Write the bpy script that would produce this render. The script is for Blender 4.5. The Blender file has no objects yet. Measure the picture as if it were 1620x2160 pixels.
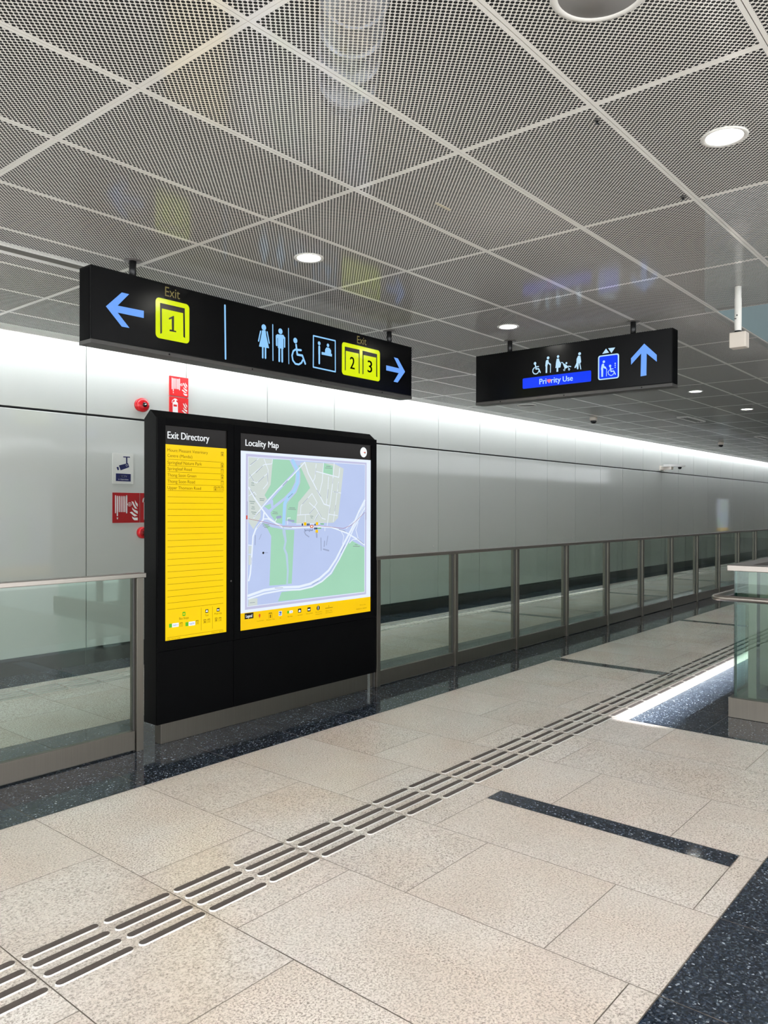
import bpy, bmesh, math, random
from mathutils import Vector, Matrix
from mathutils.geometry import tessellate_polygon
random.seed(7)
SC = bpy.context.scene
COL = SC.collection

# ------------------------------------------------------------------ camera
# X runs along the corridor, Y towards the panelled wall, Z up; eye height 1.57 m
cam_d = bpy.data.cameras.new('camera')
cam_d.sensor_fit = 'HORIZONTAL'; cam_d.sensor_width = 36.0; cam_d.lens = 1643.2 / 1620 * 36
cam_d.clip_end = 300
cam = bpy.data.objects.new('camera', cam_d); COL.objects.link(cam)
_p, _y, _r = math.radians(-.2636), math.radians(40.036), math.radians(.1309)
_F = Vector((math.cos(_y) * math.cos(_p), math.sin(_y) * math.cos(_p), math.sin(_p)))
_R = Vector((math.sin(_y), -math.cos(_y), 0)); _U = _R.cross(_F)
_R2 = _R * math.cos(_r) + _U * math.sin(_r); _U2 = _U * math.cos(_r) - _R * math.sin(_r)
m = Matrix((_R2, _U2, -_F)).transposed().to_4x4(); m.translation = (0, 0, 1.57)
cam.matrix_world = m
SC.camera = cam

# ------------------------------------------------------------------ light and exposure
EXPO = 0.93
LAMP_POWER = 410.0       # radiance of the downlight lenses
COVE_POWER = 44.0       # radiance of the hidden strip over the wall
WORLD = (0.93, 0.97, 1.0); WORLD_STRENGTH = 2.6
SC.view_settings.view_transform = 'Standard'; SC.view_settings.look = 'None'
SC.view_settings.exposure = EXPO; SC.view_settings.gamma = 1; SC.view_settings.use_curve_mapping = False
wd = bpy.data.worlds.new('world'); SC.world = wd; wd.use_nodes = True
wd.node_tree.nodes['Background'].inputs[0].default_value = (*WORLD, 1)
wd.node_tree.nodes['Background'].inputs[1].default_value = WORLD_STRENGTH
sun_d = bpy.data.lights.new('sun', 'SUN'); sun_d.energy = 12; sun_d.angle = math.radians(3); sun_d.color = (.93, .96, 1)
sun = bpy.data.objects.new('sun', sun_d); COL.objects.link(sun)
sun.rotation_euler = Vector((-.27, .15, -1)).to_track_quat('-Z', 'Y').to_euler(); sun.location = (8, 0, 9)
SC.cycles.max_bounces = 8; SC.cycles.transparent_max_bounces = 24; SC.cycles.glossy_bounces = 4
SC.cycles.transmission_bounces = 8; SC.cycles.caustics_reflective = False; SC.cycles.caustics_refractive = False
SC.cycles.sample_clamp_indirect = 6

# ------------------------------------------------------------------ materials
def lin(c): return tuple(((v / 255) / 12.92 if v / 255 <= .04045 else ((v / 255 + .055) / 1.055) ** 2.4) for v in c)
def new_mat(name):
    mt = bpy.data.materials.new(name); mt.use_nodes = True
    return mt, mt.node_tree.nodes, mt.node_tree.links, mt.node_tree.nodes['Principled BSDF']
def plain(name, rgb, rough=.5, metal=0, spec=.5, bump=0, bscale=60, vary=.06, vscale=8, coat=0):
    """painted or metal surface: slight tone variation from noise, optional fine bump"""
    mt, N, L, b = new_mat(name)
    tc = N.new('ShaderNodeTexCoord'); nz = N.new('ShaderNodeTexNoise'); nz.inputs['Scale'].default_value = vscale
    L.new(tc.outputs['Object'], nz.inputs['Vector'])
    mx = N.new('ShaderNodeMix'); mx.data_type = 'RGBA'; c = lin(rgb)
    mx.inputs[6].default_value = (*[v * (1 - vary) for v in c], 1); mx.inputs[7].default_value = (*[min(1, v * (1 + vary)) for v in c], 1)
    L.new(nz.outputs['Fac'], mx.inputs[0]); L.new(mx.outputs[2], b.inputs['Base Color'])
    b.inputs['Roughness'].default_value = rough; b.inputs['Metallic'].default_value = metal
    b.inputs['Specular IOR Level'].default_value = spec; b.inputs['Coat Weight'].default_value = coat
    if bump:
        n2 = N.new('ShaderNodeTexNoise'); n2.inputs['Scale'].default_value = bscale; L.new(tc.outputs['Object'], n2.inputs['Vector'])
        bp = N.new('ShaderNodeBump'); bp.inputs['Strength'].default_value = bump; bp.inputs['Distance'].default_value = .01
        L.new(n2.outputs['Fac'], bp.inputs['Height']); L.new(bp.outputs[0], b.inputs['Normal'])
    return mt
def glow(name, rgb, k=1.0, rough=.15):
    """backlit print: gives off its own colour, with a glossy cover"""
    mt, N, L, b = new_mat(name); c = lin(rgb)
    b.inputs['Base Color'].default_value = (.006, .006, .006, 1); b.inputs['Roughness'].default_value = rough; b.inputs['Specular IOR Level'].default_value = .2
    tc = N.new('ShaderNodeTexCoord'); nz = N.new('ShaderNodeTexNoise'); nz.inputs['Scale'].default_value = 3
    L.new(tc.outputs['Object'], nz.inputs['Vector'])
    rm = N.new('ShaderNodeMapRange'); rm.inputs[3].default_value = .94 * k * 2 ** -EXPO; rm.inputs[4].default_value = 1.06 * k * 2 ** -EXPO
    L.new(nz.outputs['Fac'], rm.inputs[0]); b.inputs['Emission Color'].default_value = (*c, 1); L.new(rm.outputs[0], b.inputs['Emission Strength'])
    return mt
def brushed(name, rgb, rough=.32, axis=2):
    mt, N, L, b = new_mat(name)
    tc = N.new('ShaderNodeTexCoord'); mp = N.new('ShaderNodeMapping'); s = [220, 220, 220]; s[axis] = 3
    mp.inputs['Scale'].default_value = s; nz = N.new('ShaderNodeTexNoise'); nz.inputs['Scale'].default_value = 1
    L.new(tc.outputs['Object'], mp.inputs[0]); L.new(mp.outputs[0], nz.inputs['Vector'])
    mx = N.new('ShaderNodeMix'); mx.data_type = 'RGBA'; c = lin(rgb)
    mx.inputs[6].default_value = (*[v * .86 for v in c], 1); mx.inputs[7].default_value = (*[min(1, v * 1.12) for v in c], 1)
    L.new(nz.outputs['Fac'], mx.inputs[0]); L.new(mx.outputs[2], b.inputs['Base Color'])
    b.inputs['Metallic'].default_value = .85; b.inputs['Roughness'].default_value = rough
    return mt
def math_node(N, L, op, a, b=None, c=None):
    n = N.new('ShaderNodeMath'); n.operation = op
    for i, v in enumerate((a, b, c)):
        if v is None: continue
        if isinstance(v, (int, float)): n.inputs[i].default_value = v
        else: L.new(v, n.inputs[i])
    return n.outputs[0]
PX, PY, X0, Y0 = 1.2, .625, 1.645, 1.96     # ceiling panel size and joint origin
def perforated(name):
    """white sheet with staggered round holes, laid out panel by panel"""
    mt, N, L, b = new_mat(name)
    M_ = lambda *a: math_node(N, L, *a)
    b.inputs['Base Color'].default_value = (*lin((250, 247, 241)), 1); b.inputs['Roughness'].default_value = .10; b.inputs['Specular IOR Level'].default_value = .8
    tc = N.new('ShaderNodeTexCoord'); sp = N.new('ShaderNodeSeparateXYZ'); L.new(tc.outputs['Object'], sp.inputs[0])
    nx, ny, mg, r = 51, 26, .0232, .0065
    hx, hy = (PX - 2 * mg) / nx, (PY - 2 * mg) / ny
    u = M_('SUBTRACT', M_('FLOORED_MODULO', M_('SUBTRACT', sp.outputs[0], X0), PX), mg)
    v = M_('SUBTRACT', M_('FLOORED_MODULO', M_('SUBTRACT', sp.outputs[1], Y0), PY), mg)
    inside = M_('MULTIPLY', M_('MULTIPLY', M_('GREATER_THAN', u, -r), M_('LESS_THAN', u, PX - 2 * mg + r)),
                M_('MULTIPLY', M_('GREATER_THAN', v, -r), M_('LESS_THAN', v, PY - 2 * mg + r)))
    def hole(off):
        a = M_('MULTIPLY', M_('SUBTRACT', M_('FLOORED_MODULO', M_('ADD', M_('DIVIDE', u, hx), .5 + off), 1.0), .5), hx)
        c = M_('MULTIPLY', M_('SUBTRACT', M_('FLOORED_MODULO', M_('ADD', M_('DIVIDE', v, hy), .5 + off), 1.0), .5), hy)
        d = M_('ADD', M_('MULTIPLY', a, a), M_('MULTIPLY', c, c))
        return M_('LESS_THAN', d, r * r)
    h = M_('MULTIPLY', M_('MAXIMUM', hole(0.0), hole(.5)), inside)
    tr = N.new('ShaderNodeBsdfTransparent'); mx = N.new('ShaderNodeMixShader')
    L.new(h, mx.inputs[0]); L.new(b.outputs[0], mx.inputs[1]); L.new(tr.outputs[0], mx.inputs[2])
    L.new(mx.outputs[0], N['Material Output'].inputs[0])
    return mt
def tile_random(N, L):
    uv = N.new('ShaderNodeUVMap'); uv.uv_map = 'tile'; w = N.new('ShaderNodeTexWhiteNoise'); w.noise_dimensions = '2D'
    L.new(uv.outputs[0], w.inputs['Vector']); return w
def beige_granite(name):
    mt, N, L, b = new_mat(name); w = tile_random(N, L)
    tc = N.new('ShaderNodeTexCoord'); ad = N.new('ShaderNodeVectorMath'); ad.operation = 'MULTIPLY_ADD'
    L.new(w.outputs['Color'], ad.inputs[0]); ad.inputs[1].default_value = (9, 9, 9); L.new(tc.outputs['Object'], ad.inputs[2])
    def noise(s, d=2, ro=.5):
        n = N.new('ShaderNodeTexNoise'); n.inputs['Scale'].default_value = s; n.inputs['Detail'].default_value = d; n.inputs['Roughness'].default_value = ro
        L.new(ad.outputs[0], n.inputs['Vector']); return n.outputs['Fac']
    def ramp(src, stops):
        r = N.new('ShaderNodeValToRGB'); L.new(src, r.inputs[0]); e = r.color_ramp.elements
        while len(e) < len(stops): e.new(.5)
        for k, (p, c) in enumerate(stops): e[k].position = p; e[k].color = (*lin(c), 1)
        return r.outputs[0]
    base = ramp(noise(120, 5, .72), [(.36, (138, 129, 122)), (.44, (192, 183, 175)), (.52, (236, 229, 222)), (.66, (248, 243, 237))])
    fleck = ramp(noise(260, 3), [(.30, (120, 108, 98)), (.38, (255, 255, 255)), (.7, (255, 255, 255))])
    big = ramp(noise(1.6, 4), [(.3, (244, 234, 226)), (.7, (255, 255, 255))])
    def mul(a, c, f=1):
        m_ = N.new('ShaderNodeMix'); m_.data_type = 'RGBA'; m_.blend_type = 'MULTIPLY'; m_.inputs[0].default_value = f
        L.new(a, m_.inputs[6]); L.new(c, m_.inputs[7]); return m_.outputs[2]
    tone = N.new('ShaderNodeMapRange'); tone.inputs[3].default_value = .90; tone.inputs[4].default_value = 1.0; L.new(w.outputs['Value'], tone.inputs[0])
    cm = N.new('ShaderNodeCombineColor'); [L.new(tone.outputs[0], cm.inputs[i]) for i in range(3)]
    L.new(mul(mul(mul(base, fleck, .6), big), cm.outputs[0]), b.inputs['Base Color'])
    b.inputs['Roughness'].default_value = .27; b.inputs['Specular IOR Level'].default_value = .5
    return mt
def dark_granite(name, scale=135):
    mt, N, L, b = new_mat(name); w = tile_random(N, L)
    tc = N.new('ShaderNodeTexCoord'); ad = N.new('ShaderNodeVectorMath'); ad.operation = 'MULTIPLY_ADD'
    L.new(w.outputs['Color'], ad.inputs[0]); ad.inputs[1].default_value = (9, 9, 9); L.new(tc.outputs['Object'], ad.inputs[2])
    wrp = N.new('ShaderNodeTexNoise'); wrp.inputs['Scale'].default_value = 40; L.new(ad.outputs[0], wrp.inputs['Vector'])
    a2 = N.new('ShaderNodeVectorMath'); a2.operation = 'MULTIPLY_ADD'; L.new(wrp.outputs['Color'], a2.inputs[0]); a2.inputs[1].default_value = (.02, .02, .02); L.new(ad.outputs[0], a2.inputs[2])
    v = N.new('ShaderNodeTexVoronoi'); v.inputs['Scale'].default_value = scale; L.new(a2.outputs[0], v.inputs['Vector'])
    sc = N.new('ShaderNodeSeparateColor'); L.new(v.outputs['Color'], sc.inputs[0])
    r = N.new('ShaderNodeValToRGB'); L.new(sc.outputs[0], r.inputs[0]); e = r.color_ramp.elements; r.color_ramp.interpolation = 'LINEAR'
    st = [(0, (20, 25, 34)), (.55, (38, 46, 58)), (.80, (56, 66, 80)), (.92, (84, 92, 102)), (.975, (130, 140, 150)), (1, (225, 232, 238))]
    while len(e) < len(st): e.new(.5)
    for k, (p, c) in enumerate(st): e[k].position = p; e[k].color = (*lin(c), 1)
    L.new(r.outputs[0], b.inputs['Base Color'])
    b.inputs['Roughness'].default_value = .07; b.inputs['Specular IOR Level'].default_value = .5
    return mt
def clear_glass(name, tint=(238, 245, 241), refl=.12):
    """thin architectural glass: tinted straight-through light plus a mirror sheen"""
    mt, N, L, b = new_mat(name); N.remove(b)
    tr = N.new('ShaderNodeBsdfTransparent'); tr.inputs[0].default_value = (*lin(tint), 1)
    gl = N.new('ShaderNodeBsdfGlossy'); gl.inputs['Roughness'].default_value = .01; gl.inputs[0].default_value = (.96, 1, .98, 1)
    fc = N.new('ShaderNodeLayerWeight'); fc.inputs[0].default_value = .5; mx = N.new('ShaderNodeMixShader')
    fr = math_node(N, L, 'MULTIPLY_ADD', math_node(N, L, 'POWER', fc.outputs['Facing'], 5.0), .92, refl / 4)
    L.new(fr, mx.inputs[0]); L.new(tr.outputs[0], mx.inputs[1]); L.new(gl.outputs[0], mx.inputs[2])
    L.new(mx.outputs[0], N['Material Output'].inputs[0]); return mt

MT = dict(
    panel=plain('white_enamel_panel', (198, 200, 193), .06, spec=.5, bump=.09, bscale=1.3, vary=.02, vscale=1.2),
    gap=plain('joint_black', (18, 18, 20), .6), skirt=plain('black_skirting', (22, 23, 24), .3),
    soffit=plain('plenum_black', (26, 25, 24), .9), perf=perforated('perforated_white_sheet'),
    sheet=plain('white_sheet_edge', (238, 234, 226), .35), beige=beige_granite('beige_granite'), dark=dark_granite('black_blue_granite'),
    grout=plain('grout', (128, 118, 108), .8), screed=plain('screed', (120, 118, 114), .9),
    steel=brushed('brushed_steel', (112, 106, 98), .34), steelh=brushed('brushed_steel_rail', (146, 138, 131), .28, 0),
    polish=plain('polished_steel', (225, 222, 216), .3, metal=.6, vary=.03), bartop=plain('dark_ribbed_insert', (94, 85, 81), .6, metal=.1, spec=.2, bump=.5, bscale=500),
    barlight=plain('satin_steel_insert', (196, 188, 176), .3, metal=.3),
    glass=clear_glass('railing_glass'), glass2=clear_glass('balustrade_glass', (230, 242, 237)), glassedge=plain('glass_edge', (10, 48, 44), .1),
    black=plain('black_powder_coat', (7, 7, 8), .5, vary=.1, spec=.14), black2=plain('black_satin', (3, 3, 4), .5, spec=.06), blackface=plain('black_sign_face', (4, 4, 5), .25, spec=.18),
    edge=plain('grey_black_edge', (62, 60, 58), .4), hang=plain('black_steel_tube', (16, 16, 17), .4), flange=plain('grey_flange', (88, 84, 82), .4),
    white=plain('white_plastic', (228, 226, 220), .35), offwhite=plain('cream_plastic', (214, 204, 192), .4), lensdark=plain('smoked_dome', (12, 12, 14), .1),
    red=plain('red_enamel', (205, 20, 30), .28), signred=plain('sign_red', (165, 8, 14), .35), signred2=plain('sign_red_bright', (226, 44, 46), .35),
    navy=plain('navy_print', (8, 18, 78), .4), signwhite=plain('white_print', (238, 236, 230), .4), board=plain('white_board', (214, 214, 206), .3),
    grey=plain('grey_speaker_cloth', (150, 148, 146), .7), slot=plain('grey_slot', (120, 117, 112), .6), slotdark=plain('dark_louvre', (34, 33, 32), .6),
    bulk=plain('teal_grey_paint', (84, 98, 99), .5), duct=plain('galvanised_duct', (190, 192, 196), .3, metal=.7), tape=plain('cream_tape', (205, 196, 176), .5),
    pale=plain('pale_blue_metal', (176, 196, 214), .25, metal=.2),
    lens=glow('lamp_lens', (255, 252, 246), LAMP_POWER), covelens=glow('strip_lens', (238, 244, 255), COVE_POWER), reflector=plain('lamp_reflector', (235, 235, 232), .2, metal=.4),
    glowblue=glow('glow_blue', (112, 168, 255)), glowcyan=glow('glow_light_blue', (146, 205, 255)), glowpale=glow('glow_pale_blue', (190, 228, 255)),
    glowyellow=glow('glow_yellow', (218, 238, 0)), glowdeep=glow('glow_deep_blue', (0, 58, 255)), glowpink=glow('glow_pink', (255, 120, 140)), dimgold=glow('dim_gold_print', (122, 112, 68)),
    ink=plain('black_ink', (22, 12, 6), .3), ink2=plain('black_icon_ink', (20, 16, 14), .3), olive=glow('olive_print', (104, 80, 0)),
    scrheader=glow('poster_header', (30, 27, 26)), scryellow=glow('poster_yellow', (255, 215, 0)), scryellow2=glow('legend_yellow', (252, 204, 0)), scrwhite=glow('poster_white', (248, 252, 255)),
    scrpaper=glow('map_paper', (232, 242, 255)), scrgreen=glow('icon_green', (92, 190, 40)), scrblue=glow('icon_blue', (60, 110, 190)), scrred=glow('icon_red', (214, 70, 40)),
    mapviolet=glow('map_violet', (196, 196, 226)), mapblue=glow('map_ground_blue', (188, 203, 240)), mapbeige=glow('map_estate', (208, 218, 214)), mapgreen=glow('map_park_green', (164, 214, 186)),
    mapwater=glow('map_water', (170, 212, 248)), mapwater2=glow('map_canal', (182, 208, 226)), mapred=glow('map_rail_red', (168, 92, 110)), mapgrey=glow('map_label_grey', (120, 126, 150)),
    mapgrey2=glow('map_label_light', (140, 160, 156)), maporange=glow('map_orange', (222, 116, 60)), mapnavy=glow('map_navy', (48, 62, 96)), mapbuild=glow('map_building', (158, 170, 200)),
)

# ------------------------------------------------------------------ mesh helpers
class MB:
    """collects faces with materials and links them as one mesh object"""
    def __init__(s): s.v, s.f, s.m, s.mats, s.uv, s.sm = [], [], [], [], [], []
    def mi(s, m):
        if m not in s.mats: s.mats.append(m)
        return s.mats.index(m)
    def face(s, pts, m, uv=(0, 0), smooth=False):
        i = len(s.v); s.v += [tuple(p) for p in pts]; s.f.append(list(range(i, i + len(pts)))); s.m.append(s.mi(m)); s.uv.append(uv); s.sm.append(smooth)
    def box(s, a, b, m, skip=''):
        x0, y0, z0 = a; x1, y1, z1 = b
        i = len(s.v); s.v += [(x0, y0, z0), (x1, y0, z0), (x1, y1, z0), (x0, y1, z0), (x0, y0, z1), (x1, y0, z1), (x1, y1, z1), (x0, y1, z1)]
        for k, q in (('b', (0, 3, 2, 1)), ('t', (4, 5, 6, 7)), ('s', (0, 1, 5, 4)), ('e', (1, 2, 6, 5)), ('n', (2, 3, 7, 6)), ('w', (3, 0, 4, 7))):
            if k in skip: continue
            s.f.append([i + j for j in q]); s.m.append(s.mi(m)); s.uv.append((0, 0)); s.sm.append(False)
    def prism(s, prof, a, b, m, axis=0):
        """profile of (p, q) pairs swept along an axis (0: X with p=y,q=z; 1: Y with p=x,q=z; 2: Z with p=x,q=y)"""
        def P(t, p, q): return ((t, p, q), (p, t, q), (p, q, t))[axis]
        n = len(prof); i = len(s.v); s.v += [P(a, *p) for p in prof] + [P(b, *p) for p in prof]
        F = [[i + k for k in range(n)][::-1], [i + n + k for k in range(n)]] + [[i + k, i + (k + 1) % n, i + n + (k + 1) % n, i + n + k] for k in range(n)]
        for f in F: s.f.append(f); s.m.append(s.mi(m)); s.uv.append((0, 0)); s.sm.append(False)
    def lathe(s, prof, c, m, axis=2, n=32, smooth=True, cap=True):
        """profile of (radius, height) pairs turned round an axis through c"""
        def P(r, t, h):
            a, b = r * math.cos(t), r * math.sin(t)
            return ((c[0] + h, c[1] + a, c[2] + b), (c[0] + a, c[1] + h, c[2] + b), (c[0] + a, c[1] + b, c[2] + h))[axis]
        i = len(s.v); k = len(prof)
        for r, h in prof: s.v += [P(r, 2 * math.pi * j / n, h) for j in range(n)]
        for a in range(k - 1):
            for j in range(n):
                s.f.append([i + a * n + j, i + a * n + (j + 1) % n, i + (a + 1) * n + (j + 1) % n, i + (a + 1) * n + j]); s.m.append(s.mi(m)); s.uv.append((0, 0)); s.sm.append(smooth)
        for a in (0, k - 1):
            if cap and prof[a][0] > 1e-5:
                s.f.append([i + a * n + j for j in range(n)]); s.m.append(s.mi(m)); s.uv.append((0, 0)); s.sm.append(False)
    def tube(s, pts, r, m, n=14):
        pts = [Vector(p) for p in pts]; rings = []
        for k, p in enumerate(pts):
            d = (pts[min(k + 1, len(pts) - 1)] - pts[max(k - 1, 0)]).normalized()
            a = d.cross(Vector((0, 0, 1))); a = a.normalized() if a.length > 1e-3 else Vector((1, 0, 0)); b = d.cross(a)
            i = len(s.v); s.v += [tuple(p + (a * math.cos(2 * math.pi * j / n) + b * math.sin(2 * math.pi * j / n)) * r) for j in range(n)]; rings.append(i)
        for x, y in zip(rings, rings[1:]):
            for j in range(n): s.f.append([x + j, x + (j + 1) % n, y + (j + 1) % n, y + j]); s.m.append(s.mi(m)); s.uv.append((0, 0)); s.sm.append(True)
        for x in (rings[0], rings[-1]): s.f.append([x + j for j in range(n)]); s.m.append(s.mi(m)); s.uv.append((0, 0)); s.sm.append(False)
    def build(s, name, parent=None, kind=None, uv=False, bevel=0, fix=True):
        org = world_origin(parent)
        me = bpy.data.meshes.new(name); me.from_pydata([(x - org[0], y - org[1], z - org[2]) for x, y, z in s.v], [], s.f)
        for m_ in s.mats: me.materials.append(MT[m_])
        me.polygons.foreach_set('material_index', s.m); me.polygons.foreach_set('use_smooth', s.sm)
        if uv:
            l = me.uv_layers.new(name='tile')
            for p, q in zip(me.polygons, s.uv):
                for k in p.loop_indices: l.data[k].uv = q
        if fix:
            bm = bmesh.new(); bm.from_mesh(me); bmesh.ops.recalc_face_normals(bm, faces=bm.faces); bm.to_mesh(me); bm.free()
        me.update()
        o = bpy.data.objects.new(name, me); COL.objects.link(o)
        if parent: o.parent = parent
        if kind: o['kind'] = kind
        if bevel:
            bv = o.modifiers.new('bevel', 'BEVEL'); bv.width = bevel; bv.segments = 2; bv.limit_method = 'ANGLE'; bv.harden_normals = False
        return o
def world_origin(o):
    v = Vector((0, 0, 0))
    while o: v += o.location; o = o.parent
    return v
def tag(o, label, cat, group=None):
    o['label'] = label; o['category'] = cat
    if group: o['group'] = group
    return o
def thing(name, label, cat, loc, group=None):
    o = bpy.data.objects.new(name, None); COL.objects.link(o); o.location = loc; o.empty_display_size = .1
    return tag(o, label, cat, group)
def copy_tree(o, parent=None):
    c = o.copy(); COL.objects.link(c); c.parent = parent
    for ch in list(o.children): copy_tree(ch, c)
    return c

# printed artwork -----------------------------------------------------
_font_cache = {}
def text_mesh(t, bold):
    if (t, bold) not in _font_cache:
        cu = bpy.data.curves.new('text', 'FONT'); cu.body = t; cu.fill_mode = 'FRONT'; cu.resolution_u = 4
        ob = bpy.data.objects.new('text', cu); COL.objects.link(ob)
        dg = bpy.context.evaluated_depsgraph_get(); me = bpy.data.meshes.new_from_object(ob.evaluated_get(dg))
        V = [(v.co.x, v.co.y) for v in me.vertices]; F = [list(p.vertices) for p in me.polygons]
        bpy.data.objects.remove(ob); bpy.data.meshes.remove(me)
        if bold:                                              # heavier strokes: the outline repeated a little to the right
            n = len(V); W = [(x + d, y) for d in (0, .018, .036) for x, y in V]; F = [[i + k * n for i in f] for k in range(3) for f in F]; V = W
        _font_cache[(t, bold)] = (V, F)
    return _font_cache[(t, bold)]
CAP = None
def cap_height():
    global CAP
    if CAP is None: V, F = text_mesh('E', 0); CAP = max(v[1] for v in V)
    return CAP
class Face:
    """a flat printed face: origin, right vector, normal; u runs right, v is height"""
    def __init__(s, org, right, normal): s.o, s.r, s.n = Vector(org), Vector(right), Vector(normal)
    def pt(s, u, v, d): return s.o + s.r * u + Vector((0, 0, 1)) * v + s.n * d
def shape_loops(kind, data):
    """returns a list of (vertices, faces) in face coordinates"""
    if kind == 'p': loops = [data]
    elif kind == 'c':
        u, v, r = data; loops = [[(u + r * math.cos(2 * math.pi * k / 24), v + r * math.sin(2 * math.pi * k / 24)) for k in range(24)]]
    elif kind == 'r':
        u0, v0, u1, v1, r = data
        if r <= 0: loops = [[(u0, v0), (u1, v0), (u1, v1), (u0, v1)]]
        else:
            L_ = []
            for cx, cy, a in ((u1 - r, v0 + r, -90), (u1 - r, v1 - r, 0), (u0 + r, v1 - r, 90), (u0 + r, v0 + r, 180)):
                L_ += [(cx + r * math.cos(math.radians(a + 15 * k)), cy + r * math.sin(math.radians(a + 15 * k))) for k in range(7)]
            loops = [L_]
    elif kind == 'l':
        w, pts = data; loops = []; h = w / 2
        for (x0, y0), (x1, y1) in zip(pts, pts[1:]):
            d = math.hypot(x1 - x0, y1 - y0) or 1e-6; a, b = -(y1 - y0) / d * h, (x1 - x0) / d * h
            loops.append([(x0 + a, y0 + b), (x0 - a, y0 - b), (x1 - a, y1 - b), (x1 + a, y1 + b)])
        ends = pts if w > .0055 and len(pts) < 17 else pts[1:-1]
        if w > .003: loops += [[(x + h * math.cos(k * math.pi / 6), y + h * math.sin(k * math.pi / 6)) for k in range(12)] for x, y in ends]
    elif kind == 't':
        t, u0, u1, v0, v1, bold = data; V, F = text_mesh(t, bold); xs = [p[0] for p in V]; x0, x1 = min(xs), max(xs); sy = (v1 - v0) / cap_height() if t[0].isupper() or t[0].isdigit() else (v1 - v0) / cap_height() * .98
        sx = (u1 - u0) / (x1 - x0)
        return [([(u0 + (x - x0) * sx, v0 + y * sy) for x, y in V], F)]
    out = []
    for lp in loops:
        vs = [Vector((x, y, 0)) for x, y in lp]
        out.append(([(p.x, p.y) for p in vs], [list(t) for t in tessellate_polygon([vs])]))
    return out
def artwork(art, face, owner, parents=None, start=.0006, step=.00004, mirror_text=False):
    """prints every entry of an artwork list on a face; entries of one part make one mesh"""
    parts = {}
    for k, (part, mat, kind, data) in enumerate(art):
        mb = parts.setdefault(part, MB()); d = start + k * step
        for V, F in shape_loops(kind, data):
            if mirror_text and kind == 't':
                c = (data[1] + data[2]); V = [(c - u, v) for u, v in V]
            for f in F:
                mb.face([face.pt(*V[i], d) for i in f], mat)
    made = {}
    for part, mb in parts.items():
        par = owner if not parents else made.get(parents.get(part), owner)
        made[part] = mb.build(part.split('#')[0], par, fix=False)
    return made
def glyphs(entries, box, mat, part='pictogram'):
    u0, v0, u1, v1 = box; sx, sy = u1 - u0, v1 - v0; out = []
    for kind, d in entries:
        if kind == 'p': out.append((part, mat, 'p', [(u0 + a * sx, v0 + b * sy) for a, b in d]))
        else: out.append((part, mat, 'l', (d[0] * sy, [(u0 + a * sx, v0 + b * sy) for a, b in d[1]])))
    return out

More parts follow.
